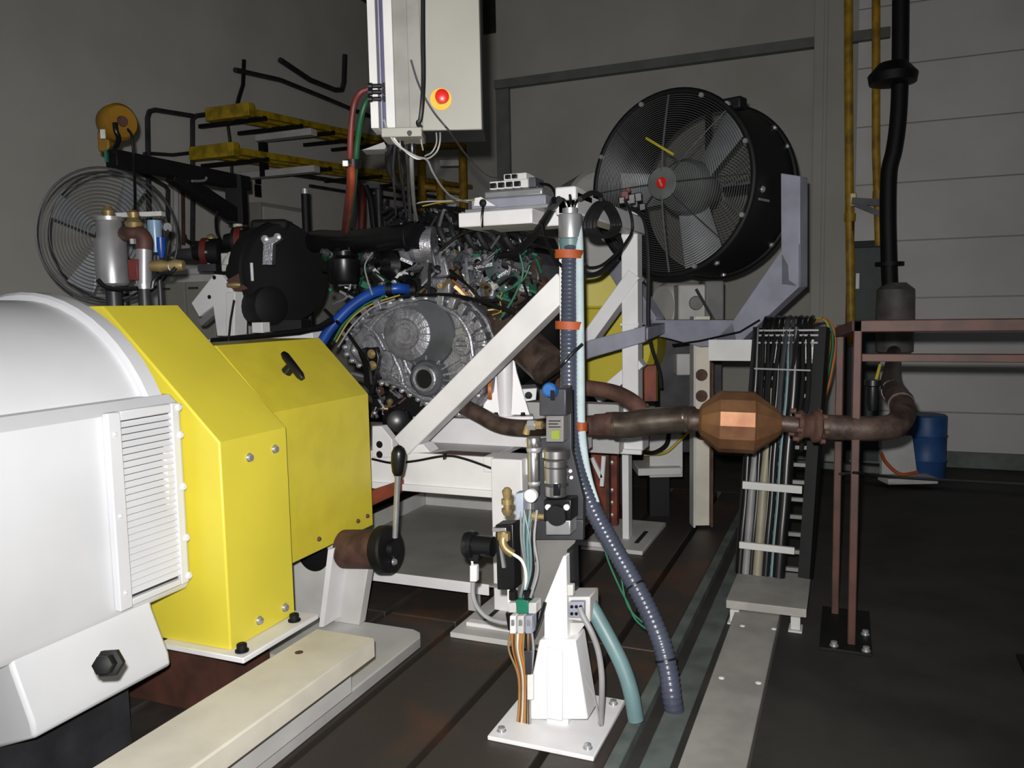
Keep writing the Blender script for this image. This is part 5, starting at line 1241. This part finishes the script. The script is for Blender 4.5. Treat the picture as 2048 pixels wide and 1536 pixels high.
put('arm_cable', MB().tube(sight([(436, 422, 4.9), (432, 440, 4.9), (434, 465, 4.85), (440, 478, 4.8)]), .01, 8), BLACK, t)
t = thing('spring_balancer', 'round yellow spring balancer with black hook at the end of the jib arm', 'balancer', PX(228, 300, JX))
bc_ = P(222, 250, 4.15); hd = 4.15 / F
put('drum', MB().lathe(bc_, (R0 * .75 - BK * .6), [(0, 28 * hd), (.02, 34 * hd), (.05, 36 * hd), (.10, 36 * hd), (.12, 30 * hd)], 30), mat('balancer_yellow', (150, 110, 26), .5), t)
put('hub', MB().lathe(bc_ + (R0 * .75 - BK * .6) * .115, (R0 * .75 - BK * .6), [(0, .03), (.02, .025)], 18), RUST, t)
put('lower_casting', MB().obox(P(212, 285, 4.15), R0 * .03, BK * .03, ZZ * .05), mat('balancer_yellow', (196, 146, 28)), t, bev=.008)
put('hook', MB().tube(spline([P(230, 246, 4.0), P(232, 262, 4.0), P(237, 276, 4.02), P(232, 292, 4.05), P(222, 300, 4.1), P(218, 310, 4.15)]), .013, 10), BLACK, t)
put('label', MB().obox(P(206, 268, 4.0), R0 * .012, BK * .003, ZZ * .022), LABELW, t)
put('wire_rope', MB().tube(sight([(255, 258, 4.1), (264, 275, 4.1), (268, 330, 4.1), (270, 400, 4.0), (269, 440, 3.9)]), .007, 7), BLACK, t)
put('green_clip', MB().obox(P(213, 312, 4.1), R0 * .006, BK * .01, ZZ * .03), GREENW, t)
# wire-guard fan at left edge
t = thing('pedestal_fan', 'wire-guard pedestal fan with pale blades at the far left behind the steel canister', 'fan', P(215, 560, 4.3))
hd = 4.3 / F; pc2 = P(205, 470, 4.3); fr_ = 132 * hd; fax = BK
gw = MB()
for i in range(16):
    r = fr_ * (.15 + .85 * i / 15)
    gw.tube([pc2 + (R0 * math.cos(2 * math.pi * k / 44) + ZZ * math.sin(2 * math.pi * k / 44)) * r - BK * .05 * math.cos(r / fr_ * 1.5) for k in range(44)], .0022 if i < 15 else .007, 5, closed=True)
put('guard_wires', gw, FANW, t, kind='stuff')
put('rear_ring', MB().tube([pc2 + BK * .12 + (R0 * math.cos(2 * math.pi * k / 44) + ZZ * math.sin(2 * math.pi * k / 44)) * fr_ for k in range(44)], .007, 6, closed=True), DGREY, t)
put('hub', MB().lathe(pc2 + BK * .12, -BK, [(0, .06), (.1, .05), (.11, .02)], 20), DGREY, t)
for k in range(4):
    a = math.radians(62 + 90 * k); er = R0 * math.cos(a) + ZZ * math.sin(a); et = -R0 * math.sin(a) + ZZ * math.cos(a)
    put('blade', MB().prism([pc2 + BK * .06 + er * .06 - et * .03, pc2 + BK * .04 + er * fr_ * .9 - et * .09, pc2 + BK * .07 + er * fr_ * .92 + et * .05, pc2 + BK * .09 + er * .06 + et * .03], BK * .004), FANB, t)
put('pole', MB().cyl(vec(pc2[0], pc2[1], .03) + BK * .2, pc2 + BK * .2, .025, 12), DGREY, t)
put('motor', MB().lathe(pc2 + BK * .1, BK, [(0, .08), (.16, .07), (.18, .03)], 18), DGREY, t)
put('base', MB().lathe(vec(pc2[0], pc2[1], 0) + BK * .2, ZZ, [(0, .22), (.03, .2)], 24), DGREY, t)
# steel canisters and pipework above the guard
t = thing('steel_canister', 'wide shiny steel canister standing at the far left above the yellow guard', 'canister', P(230, 575, 3.3))
CAN = t
hd = 3.3 / F
bz = P(226, 572, 3.3)
hgt_ = 135 * hd
put('body', MB().lathe(bz, ZZ, [(0, 26 * hd), (.01, 30 * hd), (hgt_ * .66, 30 * hd), (hgt_ * .72, 24 * hd), (hgt_ * .96, 24 * hd), (hgt_, 20 * hd), (hgt_ * 1.02, 12 * hd)], 30), STEEL, t)
put('top_collar', MB().lathe(bz + ZZ * hgt_ * .95, ZZ, [(0, 27 * hd), (.015, 27 * hd)], 26), STEEL, t)
put('stand_leg', MB().cyl(vec(bz[0], bz[1], 0), bz, .03, 14), DGREY, t)
put('fill_fitting', MB().lathe(bz + ZZ * hgt_ * 1.02, ZZ, [(0, .02), (.02, .025), (.04, .012)], 12), BRASS, t)
t = thing('steel_standpipe', 'slim steel standpipe with brown elbow, valve and red label beside the canister', 'pipe', P(290, 578, 3.25))
hd = 3.25 / F; b2 = P(288, 578, 3.25)
put('tube', MB().cyl(b2, P(288, 495, 3.25), 15 * hd, 20), STEEL, t)
put('base_collar', MB().lathe(b2 - ZZ * .0, ZZ, [(0, 18 * hd), (.02, 18 * hd)], 20), STEEL, t)
put('stand_leg', MB().cyl(vec(b2[0], b2[1], 0), b2, .025, 12), DGREY, t)
put('elbow', MB().tube(sight([(288, 500, 3.25), (288, 480, 3.25), (278, 468, 3.25), (262, 466, 3.25), (252, 468, 3.28)]), .033, 14), FRAMER, t)
put('elbow_nut', MB().lathe(P(266, 488, 3.2), ZZ, [(0, .012), (.02, .012)], 6), STEEL, t)
put('brass_head', MB().lathe(P(268, 456, 3.25), ZZ, [(0, .03), (.02, .036), (.04, .02), (.06, .024), (.07, .012)], 12), BRASS, t)
put('side_valve', MB().lathe(P(302, 532, 3.22), R0, [(0, .02), (.04, .026), (.07, .018), (.10, .026), (.13, .02)], 14), BRASS, t)
put('drain_hose', MB().tube(sight([(352, 535, 3.2), (340, 546, 3.2), (322, 548, 3.2), (308, 560, 3.2), (304, 576, 3.2)]), .008, 8), BLACK, t)
put('white_nozzle', MB().lathe(P(340, 532, 3.22), R0, [(0, .02), (.03, .016), (.05, .010)], 12), LABELW, t)
put('red_label', MB().obox(P(268, 540, 3.22), R0 * .02, BK * .012, ZZ * .042), REDH, t, bev=.004)
put('strap', MB().tube(sight([(196, 560, 3.15), (212, 574, 3.15), (240, 578, 3.15), (275, 577, 3.15)]), .009, 8), BLACK, CAN)
t = thing('blue_funnel', 'small blue and clear filter bowl behind the standpipe', 'filter', P(316, 520, 3.6))
put('clear_bowl', MB().lathe(P(312, 505, 3.6), ZZ, [(0, .02), (.08, .03), (.14, .03)], 16), mat('pale_blue_plastic', (130, 160, 186), .3), t)
put('blue_head', MB().lathe(P(323, 516, 3.6), ZZ, [(0, .010), (.04, .02), (.09, .022)], 14), BLUE, t)
put('bowl_stem', MB().cyl(vec(P(316, 516, 3.6)[0], P(316, 516, 3.6)[1], 0), P(316, 512, 3.6), .012, 10), DGREY, t)
put('gauge', MB().lathe(P(338, 455, 3.7), -BK, [(0, .02), (.015, .02)], 16), STEEL, t)
put('gauge_pipe', MB().tube(sight([(338, 458, 3.7), (330, 480, 3.65), (326, 500, 3.6)]), .008, 8), DGREY, t)
solo('wall_ledge', 'narrow white ledge strip at far left below the pedestal fan blades', 'shelf', MB().beam(P(218, 432, 4.05), P(327, 428, 4.05), .05, .022), LABELW)
# workbench
t = thing('workbench', 'pale grey workbench along the left background behind the yellow guard', 'workbench', P(400, 560, 4.6))
WBY = 4.3
pA, pB = PY(310, 545, WBY), PY(496, 532, WBY)
put('worktop', MB().box(pA[0] - .9, pB[0], WBY, WBY + .6, PY(400, 536, WBY)[2] - .04, PY(400, 536, WBY)[2]), GREYW, t, bev=.004)
zt_ = PY(400, 536, WBY)[2] - .04
put('cabinet_body', MB().box(pA[0] - .85, pB[0] - .04, WBY + .03, WBY + .57, .05, zt_), GREYW, t, bev=.004)
put('plinth', MB().box(pA[0] - .82, pB[0] - .08, WBY + .06, WBY + .54, 0, .05), BLACKM, t)
for k in range(3):
    x0_ = pA[0] + k * (pB[0] - pA[0] - .06) / 3 + .01
    dr = put('door', MB().box(x0_, x0_ + (pB[0] - pA[0] - .06) / 3 - .015, WBY + .01, WBY + .03, .10, zt_ - .05), CABG, t, bev=.003)
    put('handle', MB().box(x0_ + .03, x0_ + .11, WBY + .0, WBY + .01, zt_ - .10, zt_ - .085), DGREY, dr)
# red flanged valves on the bench
def valve(label, u0, u1, w, Yd, red_u):
    t_ = thing('flanged_valve', label, 'valve', P((u0 + u1) / 2, w + 28, Yd))
    hd_ = Yd / F
    put('body', MB().lathe(P(u0, w, Yd), R0, [(0, 14 * hd_), ((u1 - u0) * hd_ * .3, 18 * hd_), ((u1 - u0) * hd_ * .35, 28 * hd_), ((u1 - u0) * hd_ * .9, 28 * hd_), ((u1 - u0) * hd_, 20 * hd_)], 24), BLACKM, t_)
    put('red_flange', MB().lathe(P(red_u, w, Yd - .005), R0, [(-6 * hd_, 30 * hd_), (6 * hd_, 30 * hd_)], 28), REDH, t_)
    for k in range(6):
        a_ = k * math.pi / 3; bolt(t_, P(red_u + 6, w, Yd - .005) + (ZZ * math.sin(a_) - BK * math.cos(a_)) * 25 * hd_, R0, .008, .012, STEEL)
    return t_
v1 = valve('left black flanged valve with red ring and pipe tail on the workbench', 388, 448, 506, 4.5, 414)
put('tail_pipe', MB().lathe(P(345, 509, 4.5), R0, [(0, .012), (.03, .03), (.15, .036), (.16, .02)], 16), DGREY, v1)
put('tail_rod', MB().cyl(P(318, 511, 4.5), P(348, 510, 4.5), .008, 8), DGREY, v1)
put('brass_knob', MB().ball(P(422, 478, 4.5), .028), BRASS, v1)
put('valve_stand', MB().obox(P(420, 536, 4.5), R0 * .05, BK * .05, ZZ * .02), DGREY, v1)
v2 = valve('right black flanged valve with red ring next to the black blower', 450, 505, 483, 4.45, 482)
put('valve_stand', MB().obox(P(470, 525, 4.45), R0 * .06, BK * .05, ZZ * .05), GREYW, v2, bev=.006)
put('funnel', MB().lathe(P(466, 530, 4.42), ZZ, [(0, .06), (.03, .05), (.07, .02)], 18), LABELW, v2)
# black blower drum
BD = 4.4
t = thing('blower', 'big matt black drum-shaped blower with steel clamp left of the engine', 'blower', P(575, 655, BD))
hd = BD / F
bc2 = P(572, 546, BD); bax = unit(R0 * .80 - BK * .6)
SOOT = mat('soot_black', (9, 9, 10), .75, dirt=.2)
put('drum', MB().lathe(bc2 - bax * .16, bax, [(0, 84 * hd), (.02, 98 * hd), (.15, 101 * hd), (.19, 96 * hd), (.20, 60 * hd), (.22, 20 * hd)], 44), SOOT, t)
put('rim_ring', MB().lathe(bc2 - bax * .02, bax, [(-.012, 101 * hd), (0, 104 * hd), (.012, 101 * hd)], 44), BLACKM, t)
put('rear_housing', MB().lathe(bc2 - bax * .42, bax, [(0, 50 * hd), (.03, 68 * hd), (.25, 74 * hd), (.27, 80 * hd)], 36), SOOT, t)
put('lower_casing', MB().lathe(P(520, 612, BD - .1), bax, [(-.12, 20 * hd), (-.10, 34 * hd), (.10, 38 * hd), (.12, 26 * hd)], 20), SOOT, t)
put('top_lug', MB().obox(P(545, 452, BD), R0 * .10, BK * .08, ZZ * .03), SOOT, t, bev=.02)
CD2 = BD - .32
put('steel_clamp', MB().prism([P(u, w, CD2) for u, w in ((522, 476), (540, 474), (556, 470), (562, 478), (546, 488), (544, 530), (524, 530), (526, 490))], BK * .06), ALU, t, bev=.004)
for (u, w) in ((530, 478), (555, 474)): bolt(t, P(u, w, CD2), -BK, .014, .014, STEEL)
put('white_rod', MB().cyl(P(503, 526, CD2), P(505, 562, CD2), .008, 10), LABELW, t)
zb2 = P(575, 640, BD)
put('blower_stand', MB().obox(vec(zb2[0], zb2[1], zb2[2] / 2), R0 * .10, BK * .10, ZZ * zb2[2] / 2), SOOT, t)
put('brown_bracket', MB().prism([P(u, w, BD - .2) for u, w in ((452, 560), (478, 545), (500, 540), (505, 575), (470, 585))], BK * .06), FRAMER, t, bev=.005)
put('brass_fitting', MB().lathe(P(462, 570, BD - .25), R0, [(-.02, .012), (.02, .018), (.05, .012)], 10), BRASS, t)
solo('guard_cable', 'thick black cable lying along the white rail above the coupling guard', 'cable', MB().tube([PY(u, w, 3.24) for u, w in ((425, 682), (480, 676), (540, 670), (600, 664), (640, 655), (665, 640))], .017, 10), BLACK)
solo('thin_drop_wire', 'thin vertical dark wire in front of the white holed bracket', 'wire', MB().tube([PY(u, w, 3.2) for u, w in ((468, 600), (461, 640), (456, 690))], .005, 6), BLACK)
# dark post with silver cap, wall box
t = thing('capped_post', 'thin black post with silver cap standing behind the blower', 'post', P(610, 470, 4.9))
pb_ = P(610, 470, 4.9)
put('pole', MB().cyl(vec(pb_[0], pb_[1], 0), P(610, 388, 4.9), .024, 14), BLACKM, t)
put('cap', MB().lathe(P(610, 388, 4.9), ZZ, [(0, .026), (.03, .026), (.035, .015)], 16), STEEL, t)
put('foot', MB().lathe(vec(pb_[0], pb_[1], 0), ZZ, [(0, .09), (.012, .09)], 20), BLACKM, t)
solo('wall_switch', 'small black switch pair on the left wall right of the jib post', 'switch', MB().obox(PX(516, 358, WX), (.01, 0, 0), (0, .035, 0), (0, 0, .05)).obox(PX(516, 382, WX), (.01, 0, 0), (0, .04, 0), (0, 0, .06)), BLACK)
t = thing('wall_cabinet', 'dull grey wall cabinet right of the jib post on the left wall', 'cabinet', PX(560, 480, WX))
a, b = PX(500, 405, WX), PX(590, 460, WX)
put('body', MB().box(WX - .05, WX + .12, a[1], b[1], b[2] - .5, a[2]), WALL, t, bev=.006)
put('door', MB().box(WX + .12, WX + .13, a[1] + .03, b[1] - .03, b[2] - .46, a[2] - .04), WALLL, t, bev=.004)
# hoses hanging on far wall left of engine
t = thing('far_hoses', 'dim red and dark hoses hanging on the wall behind the green hose', 'hose', P(722, 460, 6.5))
put('hose', MB().tube(sight([(722, 370, 6.5), (724, 420, 6.5), (722, 470, 6.5)]), .03, 10), REDH, t)
put('hose', MB().tube(sight([(732, 372, 6.5), (742, 400, 6.5), (748, 450, 6.5), (752, 470, 6.5)]), .03, 10), BLACK, t)
put('hose', MB().tube(sight([(710, 376, 6.5), (712, 420, 6.5), (710, 465, 6.5)]), .03, 10), MGREY, t)
put('hanger', MB().beam(P(700, 372, 6.5), P(760, 372, 6.5), .04, .04), DGREY, t)
put('hanger_post', MB().cyl(vec(*P(756, 372, 6.6)[:2], 0), P(756, 372, 6.6), .03, 10), DGREY, t)
